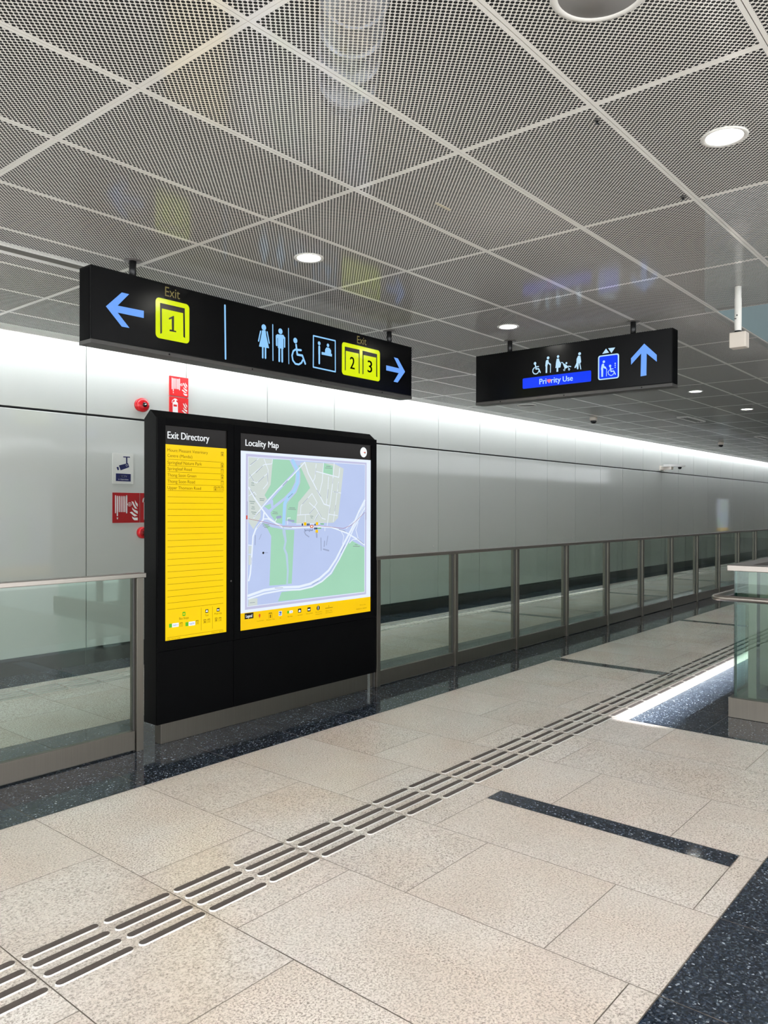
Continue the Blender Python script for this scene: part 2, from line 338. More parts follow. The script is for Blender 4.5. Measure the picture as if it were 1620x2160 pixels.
# printed artwork on the signs and posters, in metres on each face (p polygon, l stroke, c disc, r rounded box, t text)
ART_S1 = [
 ('arrow','glowblue','p',[(2.539,2.794),(2.646,2.901),(2.697,2.901),(2.618,2.814),(2.801,2.818),(2.801,2.772),(2.618,2.771),(2.7,2.691),(2.646,2.69)]),
 ('exit_badge','glowyellow','r',(2.887,2.664,3.1465,2.925,0.028)),
 ('exit_badge','ink','p',[(2.92,2.893),(3.11,2.894),(3.113,2.697),(3.099,2.704),(3.097,2.86),(2.933,2.859),(2.935,2.701),(2.922,2.693)]),
 ('exit_badge','ink','p',[(2.986,2.807),(3.022,2.828),(3.026,2.828),(3.026,2.732),(3.043,2.733),(3.043,2.724),(2.991,2.723),(2.993,2.734),(3.01,2.735),(3.009,2.807),(2.988,2.797)]),
 ('lettering','dimgold','t',('Exit',2.958,3.072,2.946,3.007,0)),
 ('divider','glowcyan','l',(0.0136,[(3.443,2.981),(3.449,2.611)])),
 ('restroom_pictogram','glowcyan','c',(3.799,2.892,0.022)),
 ('restroom_pictogram','glowcyan','p',[(3.781,2.868),(3.817,2.871),(3.822,2.837),(3.85,2.747),(3.753,2.745),(3.777,2.838)]),
 ('restroom_pictogram','glowcyan','l',(0.0112,[(3.768,2.858),(3.749,2.784)])),
 ('restroom_pictogram','glowcyan','l',(0.0112,[(3.831,2.864),(3.851,2.786)])),
 ('restroom_pictogram','glowcyan','l',(0.0152,[(3.789,2.746),(3.789,2.67)])),
 ('restroom_pictogram','glowcyan','l',(0.0152,[(3.815,2.747),(3.815,2.671)])),
 ('restroom_pictogram','glowcyan','c',(3.962,2.892,0.021)),
 ('restroom_pictogram','glowcyan','p',[(3.915,2.845),(3.927,2.864),(3.991,2.87),(4.012,2.847),(3.997,2.844),(3.992,2.839),(3.992,2.764),(3.936,2.764),(3.936,2.836),(3.925,2.837)]),
 ('restroom_pictogram','glowcyan','l',(0.016,[(3.923,2.85),(3.925,2.783)])),
 ('restroom_pictogram','glowcyan','l',(0.0128,[(4.004,2.85),(4.004,2.782)])),
 ('restroom_pictogram','glowcyan','l',(0.016,[(3.95,2.768),(3.95,2.668)])),
 ('restroom_pictogram','glowcyan','l',(0.0168,[(3.979,2.768),(3.98,2.669)])),
 ('restroom_pictogram','glowcyan','l',(0.009,[(3.885,2.927),(3.888,2.664)])),
 ('restroom_pictogram','glowcyan','l',(0.0072,[(4.043,2.928),(4.047,2.662)])),
 ('wheelchair_pictogram','glowcyan','c',(4.114,2.848,0.021)),
 ('wheelchair_pictogram','glowcyan','l',(0.0168,[(4.122,2.817),(4.135,2.746)])),
 ('wheelchair_pictogram','glowcyan','l',(0.016,[(4.138,2.781),(4.174,2.784)])),
 ('wheelchair_pictogram','glowcyan','l',(0.0168,[(4.135,2.744),(4.188,2.745),(4.219,2.687)])),
 ('wheelchair_pictogram','glowcyan','l',(0.0144,[(4.117,2.781),(4.093,2.765),(4.08,2.73),(4.089,2.693),(4.115,2.671),(4.15,2.671),(4.179,2.688),(4.192,2.71)])),
 ('counter_pictogram','glowcyan','l',(0.011,[(4.307,2.918),(4.554,2.919),(4.556,2.67),(4.306,2.673),(4.307,2.918),(4.554,2.919)])),
 ('counter_pictogram','glowcyan','c',(4.371,2.869,0.015)),
 ('counter_pictogram','glowcyan','l',(0.02,[(4.372,2.842),(4.372,2.785)])),
 ('counter_pictogram','glowcyan','l',(0.017,[(4.372,2.778),(4.372,2.712)])),
 ('counter_pictogram','glowcyan','c',(4.47,2.869,0.014)),
 ('counter_pictogram','glowcyan','p',[(4.436,2.801),(4.438,2.832),(4.453,2.85),(4.485,2.851),(4.506,2.834),(4.506,2.808)]),
 ('counter_pictogram','glowcyan','p',[(4.398,2.806),(4.516,2.807),(4.516,2.786),(4.398,2.785)]),
 ('exit_badge_wide','glowyellow','r',(4.6325,2.66,5.1095,2.925,0.028)),
 ('exit_badge_wide','ink','p',[(4.666,2.891),(4.847,2.893),(4.849,2.692),(4.838,2.697),(4.837,2.859),(4.678,2.858),(4.678,2.702),(4.668,2.693)]),
 ('exit_badge_wide','ink','p',[(4.884,2.892),(5.072,2.89),(5.075,2.693),(5.061,2.699),(5.06,2.859),(4.897,2.857),(4.897,2.699),(4.885,2.692)]),
 ('exit_badge_wide','ink','t',('2',4.729,4.788,2.72,2.818,1)),
 ('exit_badge_wide','ink','t',('3',4.948,5.009,2.722,2.82,1)),
 ('lettering','dimgold','t',('Exit',4.816,4.933,2.944,3.005,0)),
 ('arrow_right','glowblue','p',[(5.194,2.813),(5.374,2.811),(5.299,2.898),(5.355,2.896),(5.457,2.792),(5.352,2.683),(5.296,2.684),(5.367,2.768),(5.194,2.769)]),
]
ART_S2 = [
 ('priority_bar','glowdeep','r',(-3.621,2.6665,-2.9515,2.7615,0.012)),
 ('lettering','glowpale','t',('Pri',-3.45,-3.379,2.691,2.74,1)),
 ('lettering','glowpale','t',('rity',-3.334,-3.237,2.692,2.741,1)),
 ('lettering','glowpale','t',('Use',-3.219,-3.122,2.692,2.739,1)),
 ('heart','glowpink','c',(-3.363,2.718,0.011)),
 ('heart','glowpink','c',(-3.345,2.718,0.011)),
 ('heart','glowpink','p',[(-3.374,2.715),(-3.353,2.724),(-3.334,2.714),(-3.352,2.691)]),
 ('wheelchair_pictogram','glowpale','c',(-3.494,2.885,0.013)),
 ('wheelchair_pictogram','glowpale','l',(0.0112,[(-3.49,2.868),(-3.484,2.836)])),
 ('wheelchair_pictogram','glowpale','l',(0.01,[(-3.486,2.852),(-3.459,2.853)])),
 ('wheelchair_pictogram','glowpale','l',(0.0112,[(-3.484,2.833),(-3.458,2.833),(-3.441,2.798)])),
 ('wheelchair_pictogram','glowpale','l',(0.0088,[(-3.499,2.848),(-3.515,2.833),(-3.517,2.811),(-3.504,2.793),(-3.483,2.788),(-3.464,2.796),(-3.456,2.811)])),
 ('elder_pictogram','glowpale','c',(-3.363,2.919,0.013)),
 ('elder_pictogram','glowpale','p',[(-3.379,2.902),(-3.36,2.9),(-3.356,2.877),(-3.338,2.865),(-3.341,2.856),(-3.364,2.868),(-3.37,2.848),(-3.372,2.786),(-3.387,2.786),(-3.387,2.845),(-3.391,2.848),(-3.386,2.89)]),
 ('elder_pictogram','glowpale','l',(0.007,[(-3.348,2.856),(-3.338,2.857),(-3.34,2.787)])),
 ('pregnant_pictogram','glowpale','c',(-3.265,2.919,0.012)),
 ('pregnant_pictogram','glowpale','p',[(-3.278,2.901),(-3.256,2.901),(-3.251,2.878),(-3.235,2.854),(-3.242,2.82),(-3.262,2.819),(-3.263,2.785),(-3.28,2.785),(-3.279,2.82),(-3.29,2.82),(-3.285,2.869)]),
 ('stroller_pictogram','glowpale','l',(0.007,[(-3.232,2.863),(-3.219,2.859),(-3.196,2.804)])),
 ('stroller_pictogram','glowpale','p',[(-3.22,2.857),(-3.191,2.84),(-3.165,2.818),(-3.179,2.808),(-3.201,2.804),(-3.21,2.834)]),
 ('stroller_pictogram','glowpale','c',(-3.184,2.851,0.009)),
 ('stroller_pictogram','glowpale','l',(0.0044,[(-3.197,2.794),(-3.1975,2.7967),(-3.1991,2.7989),(-3.2013,2.8005),(-3.204,2.801),(-3.2067,2.8005),(-3.2089,2.7989),(-3.2105,2.7967),(-3.211,2.794),(-3.2105,2.7913),(-3.2089,2.7891),(-3.2067,2.7875),(-3.204,2.787),(-3.2013,2.7875),(-3.1991,2.7891),(-3.1975,2.7913),(-3.197,2.794)])),
 ('stroller_pictogram','glowpale','l',(0.0044,[(-3.151,2.793),(-3.1515,2.7957),(-3.1531,2.7979),(-3.1553,2.7995),(-3.158,2.8),(-3.1607,2.7995),(-3.1629,2.7979),(-3.1645,2.7957),(-3.165,2.793),(-3.1645,2.7903),(-3.1629,2.7881),(-3.1607,2.7865),(-3.158,2.786),(-3.1553,2.7865),(-3.1531,2.7881),(-3.1515,2.7903),(-3.151,2.793)])),
 ('stroller_pictogram','glowpale','l',(0.0048,[(-3.167,2.816),(-3.158,2.795)])),
 ('stroller_pictogram','glowpale','l',(0.0088,[(-3.163,2.822),(-3.142,2.816)])),
 ('crutch_pictogram','glowpale','c',(-3.059,2.918,0.013)),
 ('crutch_pictogram','glowpale','p',[(-3.073,2.902),(-3.051,2.898),(-3.044,2.845),(-3.054,2.832),(-3.066,2.836),(-3.07,2.786),(-3.082,2.785),(-3.089,2.815),(-3.087,2.876)]),
 ('crutch_pictogram','glowpale','l',(0.013,[(-3.084,2.836),(-3.101,2.804)])),
 ('crutch_pictogram','glowpale','l',(0.008,[(-3.057,2.833),(-3.047,2.784)])),
 ('lift_pictogram','glowpale','r',(-2.8885,2.669,-2.701,2.878,0.02)),
 ('lift_pictogram','glowdeep','r',(-2.8775,2.6785,-2.713,2.8675,0.012)),
 ('lift_pictogram','glowpale','p',[(-2.851,2.89),(-2.817,2.931),(-2.79,2.893)]),
 ('lift_pictogram','glowpale','p',[(-2.798,2.931),(-2.735,2.93),(-2.769,2.887)]),
 ('lift_pictogram','glowpale','c',(-2.836,2.822,0.011)),
 ('lift_pictogram','glowpale','p',[(-2.844,2.808),(-2.834,2.801),(-2.833,2.785),(-2.817,2.775),(-2.813,2.759),(-2.825,2.761),(-2.842,2.772),(-2.843,2.695),(-2.858,2.695),(-2.859,2.748),(-2.862,2.764),(-2.855,2.799)]),
 ('lift_pictogram','glowpale','l',(0.0048,[(-2.817,2.762),(-2.81,2.757),(-2.813,2.696)])),
 ('lift_pictogram','glowpale','c',(-2.78,2.78,0.01)),
 ('lift_pictogram','glowpale','l',(0.0096,[(-2.778,2.767),(-2.773,2.736)])),
 ('lift_pictogram','glowpale','l',(0.0064,[(-2.775,2.753),(-2.753,2.752)])),
 ('lift_pictogram','glowpale','l',(0.0096,[(-2.772,2.732),(-2.748,2.733),(-2.734,2.705)])),
 ('lift_pictogram','glowpale','l',(0.0056,[(-2.785,2.747),(-2.799,2.729),(-2.791,2.707),(-2.771,2.697),(-2.754,2.703),(-2.748,2.716)])),
 ('lift_pictogram','glowpale','c',(-2.735,2.796,0.006)),
 ('lift_pictogram','glowpale','c',(-2.735,2.78,0.005)),
 ('lift_pictogram','glowpale','c',(-2.735,2.763,0.005)),
 ('arrow','glowblue','p',[(-2.486,2.929),(-2.382,2.824),(-2.381,2.767),(-2.465,2.845),(-2.467,2.666),(-2.516,2.663),(-2.512,2.851),(-2.597,2.768),(-2.598,2.822)]),
]
ART_K = [
 ('directory_poster','scrheader','r',(3.004,1.992,3.517,2.117,0)),
 ('directory_poster','scryellow','r',(3.004,0.69,3.517,1.992,0)),
 ('title_lettering','scrwhite','t',('Exit Directory',3.027,3.367,2.031,2.077,1)),
 ('directory_lettering','olive','t',('Mount Pleasant Veterinary',3.027,3.355,1.944,1.964,0)),
 ('directory_lettering','olive','t',('Centre (Mandai)',3.027,3.225,1.908,1.928,0)),
 ('directory_lettering','olive','t',('Springleaf Nature Park',3.027,3.304,1.862,1.883,0)),
 ('directory_lettering','olive','t',('Springleaf Road',3.027,3.221,1.822,1.842,0)),
 ('directory_lettering','olive','t',('Thong Soon Green',3.027,3.258,1.779,1.799,0)),
 ('directory_lettering','olive','t',('Thong Soon Road',3.027,3.247,1.737,1.758,0)),
 ('directory_lettering','olive','t',('Upper Thomson Road',3.028,3.297,1.695,1.715,0)),
 ('directory_rule','olive','l',(0.0022,[(3.028,1.893),(3.489,1.893)])),
 ('directory_rule','olive','l',(0.0022,[(3.028,1.8515),(3.489,1.8515)])),
 ('directory_rule','olive','l',(0.0022,[(3.028,1.8099),(3.489,1.8099)])),
 ('directory_rule','olive','l',(0.0022,[(3.028,1.7684),(3.489,1.7684)])),
 ('directory_rule','olive','l',(0.0022,[(3.028,1.7268),(3.489,1.7268)])),
 ('directory_rule','olive','l',(0.0022,[(3.028,1.6853),(3.489,1.6853)])),
 ('directory_rule','olive','l',(0.0022,[(3.028,1.6438),(3.489,1.6438)])),
 ('directory_rule','olive','l',(0.0022,[(3.028,1.6022),(3.489,1.6022)])),
 ('directory_rule','olive','l',(0.0022,[(3.028,1.5607),(3.489,1.5607)])),
 ('directory_rule','olive','l',(0.0022,[(3.028,1.5191),(3.489,1.5191)])),
 ('directory_rule','olive','l',(0.0022,[(3.028,1.4776),(3.489,1.4776)])),
 ('directory_rule','olive','l',(0.0022,[(3.028,1.4361),(3.489,1.4361)])),
 ('directory_rule','olive','l',(0.0022,[(3.028,1.3945),(3.489,1.3945)])),
 ('directory_rule','olive','l',(0.0022,[(3.028,1.353),(3.489,1.353)])),
 ('directory_rule','olive','l',(0.0022,[(3.028,1.3114),(3.489,1.3114)])),
 ('directory_rule','olive','l',(0.0022,[(3.028,1.2699),(3.489,1.2699)])),
 ('directory_rule','olive','l',(0.0022,[(3.028,1.2284),(3.489,1.2284)])),
 ('directory_rule','olive','l',(0.0022,[(3.028,1.1868),(3.489,1.1868)])),
 ('directory_rule','olive','l',(0.0022,[(3.028,1.1453),(3.489,1.1453)])),
 ('directory_rule','olive','l',(0.0022,[(3.028,1.1037),(3.489,1.1037)])),
 ('directory_rule','olive','l',(0.0022,[(3.028,1.0622),(3.489,1.0622)])),
 ('directory_rule','olive','l',(0.0022,[(3.028,1.0207),(3.489,1.0207)])),
 ('directory_rule','olive','l',(0.0022,[(3.028,0.9791),(3.489,0.9791)])),
 ('directory_rule','olive','l',(0.0022,[(3.028,0.9376),(3.489,0.9376)])),
 ('directory_rule','olive','l',(0.0022,[(3.028,0.896),(3.489,0.896)])),
 ('exit_number','olive','r',(3.4673,1.9608,3.4907,1.965,0)),
 ('exit_number','olive','r',(3.4673,1.935,3.4695,1.965,0)),
 ('exit_number','olive','r',(3.4885,1.935,3.4907,1.965,0)),
 ('exit_number','olive','t',('1',3.4754,3.4826,1.9374,1.9554,0)),
 ('exit_number','olive','r',(3.4673,1.8808,3.4907,1.885,0)),
 ('exit_number','olive','r',(3.4673,1.855,3.4695,1.885,0)),
 ('exit_number','olive','r',(3.4885,1.855,3.4907,1.885,0)),
 ('exit_number','olive','t',('1',3.4754,3.4826,1.8574,1.8754,0)),
 ('exit_number','olive','r',(3.4673,1.8388,3.4907,1.843,0)),
 ('exit_number','olive','r',(3.4673,1.813,3.4695,1.843,0)),
 ('exit_number','olive','r',(3.4885,1.813,3.4907,1.843,0)),
 ('exit_number','olive','t',('2',3.4754,3.4826,1.8154,1.8334,0)),
 ('exit_number','olive','r',(3.4673,1.7988,3.4907,1.803,0)),
 ('exit_number','olive','r',(3.4673,1.773,3.4695,1.803,0)),
 ('exit_number','olive','r',(3.4885,1.773,3.4907,1.803,0)),
 ('exit_number','olive','t',('1',3.4754,3.4826,1.7754,1.7934,0)),
 ('exit_number','olive','r',(3.4673,1.7568,3.4907,1.761,0)),
 ('exit_number','olive','r',(3.4673,1.731,3.4695,1.761,0)),
 ('exit_number','olive','r',(3.4885,1.731,3.4907,1.761,0)),
 ('exit_number','olive','t',('2',3.4754,3.4826,1.7334,1.7514,0)),
 ('exit_number','olive','r',(3.4673,1.7158,3.4907,1.72,0)),
 ('exit_number','olive','r',(3.4673,1.69,3.4695,1.72,0)),
 ('exit_number','olive','r',(3.4885,1.69,3.4907,1.72,0)),
 ('exit_number','olive','t',('3',3.4754,3.4826,1.6924,1.7104,0)),
 ('exit_number','olive','r',(3.4363,1.7148,3.4597,1.719,0)),
 ('exit_number','olive','r',(3.4363,1.689,3.4385,1.719,0)),
 ('exit_number','olive','r',(3.4575,1.689,3.4597,1.719,0)),
 ('exit_number','olive','t',('2',3.4444,3.4516,1.6914,1.7094,0)),
 ('exit_number','olive','r',(3.4063,1.7148,3.4297,1.719,0)),
 ('exit_number','olive','r',(3.4063,1.689,3.4085,1.719,0)),
 ('exit_number','olive','r',(3.4275,1.689,3.4297,1.719,0)),
 ('exit_number','olive','t',('1',3.4144,3.4216,1.6914,1.7094,0)),
 ('bus_icon','scrgreen','r',(3.146,0.8405,3.17,0.8685,0.005)),
 ('bus_icon','scryellow','r',(3.151,0.849,3.165,0.859,0.003)),
 ('directory_lettering','olive','t',('Bus Stops',3.121,3.197,0.819,0.834,0)),
 ('directory_lettering','olive','t',('Taxi',3.332,3.361,0.82,0.833,0)),
 ('directory_lettering','olive','t',('Pick-Up',3.413,3.476,0.823,0.835,0)),
 ('bus_icon','scrgreen','r',(3.04,0.774,3.063,0.8,0.004)),
 ('bus_icon','scrwhite','r',(3.064,0.7735,3.116,0.8,0.003)),
 ('bus_icon','scrblue','t',('56011',3.071,3.112,0.78,0.793,0)),
 ('bus_icon','scrgreen','r',(3.17,0.769,3.194,0.796,0.004)),
 ('bus_icon','scrwhite','r',(3.196,0.7685,3.25,0.796,0.003)),
 ('bus_icon','scrblue','t',('56091',3.202,3.245,0.775,0.788,0)),
 ('exit_number','olive','r',(3.1251,0.7941,3.1469,0.798,0)),
 ('exit_number','olive','r',(3.1251,0.77,3.1273,0.798,0)),
 ('exit_number','olive','r',(3.1447,0.77,3.1469,0.798,0)),
 ('exit_number','olive','t',('2',3.1326,3.1394,0.7722,0.789,0)),
 ('exit_number','olive','r',(3.2551,0.7951,3.2769,0.799,0)),
 ('exit_number','olive','r',(3.2551,0.771,3.2573,0.799,0)),
 ('exit_number','olive','r',(3.2747,0.771,3.2769,0.799,0)),
 ('exit_number','olive','t',('3',3.2626,3.2694,0.7732,0.79,0)),
 ('exit_number','olive','r',(3.3191,0.7951,3.3409,0.799,0)),
 ('exit_number','olive','r',(3.3191,0.771,3.3213,0.799,0)),
 ('exit_number','olive','r',(3.3387,0.771,3.3409,0.799,0)),
 ('exit_number','olive','t',('1',3.3266,3.3334,0.7732,0.79,0)),
 ('exit_number','olive','r',(3.3521,0.7951,3.3739,0.799,0)),
 ('exit_number','olive','r',(3.3521,0.771,3.3543,0.799,0)),
 ('exit_number','olive','r',(3.3717,0.771,3.3739,0.799,0)),
 ('exit_number','olive','t',('3',3.3596,3.3664,0.7732,0.79,0)),
 ('exit_number','olive','r',(3.4161,0.7961,3.4379,0.8,0)),
 ('exit_number','olive','r',(3.4161,0.772,3.4183,0.8,0)),
 ('exit_number','olive','r',(3.4357,0.772,3.4379,0.8,0)),
 ('exit_number','olive','t',('1',3.4236,3.4304,0.7742,0.791,0)),
 ('exit_number','olive','r',(3.4501,0.7951,3.4719,0.799,0)),
 ('exit_number','olive','r',(3.4501,0.771,3.4523,0.799,0)),
 ('exit_number','olive','r',(3.4697,0.771,3.4719,0.799,0)),
 ('exit_number','olive','t',('3',3.4576,3.4644,0.7732,0.79,0)),
 ('taxi_icon','ink2','r',(3.334,0.8425,3.359,0.867,0.003)),
 ('taxi_icon','scrwhite','p',[(3.338,0.849),(3.339,0.855),(3.344,0.862),(3.35,0.863),(3.354,0.856),(3.356,0.848)]),
 ('car_icon','ink2','r',(3.431,0.8425,3.457,0.867,0.003)),
 ('car_icon','scrwhite','p',[(3.435,0.849),(3.435,0.858),(3.44,0.86),(3.445,0.855),(3.452,0.859),(3.454,0.849)]),
 ('directory_rule','olive','l',(0.0021,[(3.299,0.882),(3.299,0.726)])),
 ('directory_rule','olive','l',(0.0021,[(3.395,0.882),(3.395,0.727)])),
 ('directory_rule','olive','l',(0.0018,[(3.026,0.709),(3.489,0.71)])),
 ('directory_lettering','olive','t',('Map not to scale',3.026,3.13,0.695,0.703,0)),
 ('directory_lettering','olive','t',('Edition 2024',3.388,3.489,0.696,0.703,0)),
 ('map_poster','scrheader','r',(3.636,1.986,5.077,2.113,0)),
 ('map_poster','scrpaper','r',(3.636,0.807,5.077,1.986,0)),
 ('legend_strip','scryellow2','r',(3.636,0.682,5.077,0.807,0)),
 ('title_lettering','scrwhite','t',('Locality Map',3.689,4.013,2.024,2.07,1)),
 ('north_mark','scrwhite','c',(4.984,2.049,0.043)),
 ('north_mark','scrred','p',[(4.979,2.049),(5.013,2.055),(5.002,2.031),(4.999,2.042)]),
 ('north_mark','ink2','p',[(4.999,2.042),(5.013,2.055),(5.002,2.031)]),
 ('map_frame','mapviolet','p',[(3.694,1.966),(5.023,1.962),(5.021,0.833),(3.687,0.829)]),
 ('map_frame','scrpaper','p',[(3.713,1.947),(5.007,1.946),(5.003,0.851),(3.706,0.849)]),
 ('map_ground','mapblue','p',[(3.718,1.943),(5.002,1.942),(4.998,0.856),(3.711,0.853)]),
 ('map_estate#1','mapbeige','p',[(3.718,1.943),(3.956,1.939),(3.932,1.746),(3.873,1.665),(3.9,1.635),(3.834,1.573),(3.834,1.501),(3.766,1.413),(3.719,1.468)]),
 ('map_estate#2','mapbeige','p',[(4.236,1.922),(4.286,1.935),(4.621,1.936),(4.735,1.899),(4.669,1.491),(4.614,1.452),(4.198,1.452),(4.203,1.516),(4.219,1.617),(4.347,1.731),(4.251,1.876)]),
 ('map_estate#3','mapbeige','p',[(3.719,1.293),(3.749,1.292),(3.745,1.235),(3.719,1.236)]),
 ('map_estate#4','mapbeige','p',[(3.719,1.226),(3.743,1.225),(3.738,1.154),(3.72,1.155)]),
 ('scale_box','mapbeige','p',[(3.72,0.907),(3.805,0.905),(3.805,0.854),(3.716,0.854)]),
 ('map_park#1','mapgreen','p',[(3.954,1.939),(4.124,1.941),(4.179,1.86),(4.043,1.749),(3.9,1.635),(3.873,1.667),(3.932,1.746)]),
 ('map_park#2','mapgreen','p',[(4.192,1.849),(4.183,1.773),(4.141,1.708),(4.072,1.654),(3.96,1.588),(3.958,1.628),(3.946,1.635),(4.072,1.746)]),
 ('map_park#3','mapgreen','p',[(3.868,1.585),(3.934,1.604),(3.939,1.573),(3.914,1.558)]),
 ('map_park#4','mapgreen','p',[(3.96,1.562),(4.072,1.629),(4.058,1.58),(4.053,1.45),(3.988,1.461),(3.937,1.517),(3.932,1.538)]),
 ('map_park#5','mapgreen','p',[(4.219,1.904),(4.236,1.904),(4.347,1.731),(4.219,1.617),(4.203,1.513),(4.198,1.455),(4.149,1.459),(4.149,1.481),(4.082,1.471),(4.093,1.609),(4.193,1.688),(4.239,1.775),(4.239,1.847)]),
 ('map_park#6','mapgreen','p',[(4.503,1.935),(4.605,1.917),(4.605,1.841),(4.492,1.858)]),
 ('map_park#7','mapgreen','p',[(3.855,1.463),(3.941,1.427),(4.052,1.41),(4.055,1.383),(4.077,1.312),(4.065,1.256),(4.092,1.206),(4.104,1.092),(4.091,0.985),(3.922,0.989),(3.94,1.358),(3.905,1.411)]),
 ('map_park#8','mapgreen','p',[(4.082,1.405),(4.177,1.402),(4.15,0.987),(4.11,0.989),(4.118,1.091),(4.107,1.216),(4.082,1.263),(4.096,1.319)]),
 ('map_park#9','mapgreen','p',[(4.841,1.296),(4.997,1.236),(4.998,0.856),(4.008,0.862),(4.045,0.93),(4.249,0.933),(4.36,0.945),(4.484,0.98),(4.596,1.033),(4.689,1.148),(4.796,1.282)]),
 ('map_river','mapwater','l',(0.0308,[(4.158,1.938),(4.197,1.888),(4.215,1.832),(4.209,1.767),(4.178,1.709),(4.11,1.655),(4.074,1.601),(4.065,1.45)])),
 ('map_river','mapviolet','l',(0.0035,[(4.187,1.934),(4.219,1.882),(4.237,1.832),(4.235,1.768),(4.197,1.695),(4.129,1.637),(4.096,1.594),(4.084,1.46)])),
 ('map_road','scrpaper','l',(0.0192,[(3.72,0.93),(3.87,0.958),(4.054,0.965),(4.229,0.957),(4.349,0.971),(4.453,1.005),(4.559,1.065),(4.645,1.151),(4.756,1.299),(4.835,1.397),(4.927,1.544),(5,1.638)])),
 ('map_road','scrpaper','l',(0.0128,[(3.72,0.907),(3.87,0.933),(4.054,0.944),(4.239,0.934),(4.37,0.946),(4.484,0.982),(4.586,1.041),(4.684,1.149),(4.795,1.297),(4.852,1.389),(5.001,1.575)])),
 ('map_road','scrpaper','l',(0.0056,[(4.623,1.121),(4.801,1.343),(5.001,1.603)])),
 ('map_road','scrpaper','l',(0.0126,[(3.722,1.72),(3.779,1.64),(3.846,1.566),(3.914,1.497),(3.988,1.454),(4.053,1.425),(4.188,1.418),(4.452,1.422),(4.59,1.415),(4.666,1.396),(4.778,1.363),(4.893,1.314),(4.996,1.258)])),
 ('map_road','scrpaper','l',(0.0091,[(4.288,1.932),(4.148,1.815),(3.996,1.706),(3.841,1.569),(3.77,1.498)])),
 ('map_road','scrpaper','l',(0.014,[(3.868,1.538),(3.859,1.484),(3.788,1.416),(3.762,1.363),(3.749,1.208),(3.736,1.087),(3.722,1.041)])),
 ('map_road','scrpaper','l',(0.0084,[(3.859,1.49),(3.905,1.49),(3.988,1.454)])),
 ('map_road','scrpaper','l',(0.0056,[(3.867,1.936),(3.908,1.856),(3.9,1.752),(3.859,1.713)])),
 ('map_road','scrpaper','l',(0.0056,[(3.814,1.937),(3.73,1.879)])),
 ('map_road','scrpaper','l',(0.0056,[(3.951,1.937),(3.945,1.904),(3.868,1.894),(3.748,1.812),(3.722,1.788)])),
 ('map_road','scrpaper','l',(0.0056,[(3.899,1.828),(3.796,1.756),(3.77,1.762),(3.726,1.82)])),
 ('map_road','scrpaper','l',(0.0056,[(3.722,1.66),(3.774,1.688),(3.792,1.668)])),
 ('map_road','scrpaper','l',(0.0088,[(4.288,1.932),(4.327,1.843),(4.378,1.779),(4.504,1.604),(4.568,1.589)])),
 ('map_road','scrpaper','l',(0.0064,[(4.414,1.923),(4.399,1.809),(4.378,1.782)])),
 ('map_road','scrpaper','l',(0.0064,[(4.498,1.934),(4.482,1.782),(4.451,1.692)])),
 ('map_road','scrpaper','l',(0.0072,[(4.414,1.864),(4.676,1.825),(4.687,1.901)])),
 ('map_road','scrpaper','l',(0.007,[(4.621,1.938),(4.6,1.755),(4.557,1.514),(4.541,1.432)])),
 ('map_road','scrpaper','l',(0.0064,[(4.556,1.825),(4.546,1.709),(4.53,1.604)])),
 ('map_road','scrpaper','l',(0.0064,[(4.674,1.787),(4.644,1.635),(4.612,1.461)])),
 ('map_road','scrpaper','l',(0.0056,[(4.611,1.706),(4.704,1.696)])),
 ('map_road','scrpaper','l',(0.0064,[(4.563,1.522),(4.661,1.51)])),
 ('map_road','scrpaper','l',(0.0056,[(4.242,1.523),(4.247,1.588),(4.368,1.687),(4.425,1.614),(4.338,1.523),(4.208,1.516)])),
 ('map_road','scrpaper','l',(0.0064,[(4.399,1.581),(4.483,1.489),(4.52,1.481)])),
 ('map_road','scrpaper','l',(0.0064,[(4.338,1.614),(4.399,1.574)])),
 ('map_road','scrpaper','l',(0.0056,[(4.295,1.516),(4.295,1.454)])),
 ('map_road','scrpaper','l',(0.0056,[(4.198,1.447),(4.452,1.448)])),
 ('map_road','scrpaper','l',(0.0064,[(4.394,1.464),(4.41,1.497),(4.436,1.526)])),
 ('map_road','scrpaper','l',(0.0056,[(4.7,1.388),(4.739,1.337),(4.722,1.277)])),
 ('map_road','scrpaper','l',(0.0064,[(4.916,1.45),(4.887,1.388),(4.916,1.317)])),
 ('map_road','scrpaper','l',(0.0064,[(4.807,1.278),(4.853,1.31),(4.928,1.305)])),
 ('map_road','scrpaper','l',(0.0064,[(4.767,1.402),(4.869,1.466),(5,1.615)])),
 ('map_road','scrpaper','l',(0.0064,[(4.515,1.421),(4.515,1.388)])),
 ('map_road','scrpaper','l',(0.0056,[(4.106,1.446),(4.106,1.495),(4.135,1.495)])),
 ('map_road','scrpaper','l',(0.0056,[(3.978,1.469),(3.992,1.489)])),
 ('map_road','scrpaper','l',(0.007,[(3.719,1.3),(3.749,1.297)])),
 ('map_road','scrpaper','l',(0.0042,[(3.719,1.233),(3.745,1.23)])),
 ('map_river','mapwater2','l',(0.0154,[(4.061,1.415),(4.082,1.312),(4.068,1.263),(4.092,1.216),(4.107,1.092),(4.1,0.985)])),
 ('rail_line','mapred','l',(0.0028,[(3.719,1.492),(3.85,1.47),(4.025,1.436),(4.188,1.427),(4.452,1.429),(4.612,1.415),(4.733,1.403),(4.835,1.429),(5.003,1.536)])),
 ('map_label','mapgrey','l',(0.0028,[(3.735,1.886),(3.796,1.926)])),
 ('map_label','mapgrey','l',(0.0028,[(3.787,1.83),(3.854,1.884)])),
 ('map_label','mapgrey','l',(0.0028,[(3.81,1.763),(3.868,1.806)])),
 ('map_label','mapgrey','l',(0.0028,[(3.904,1.766),(3.902,1.835)])),
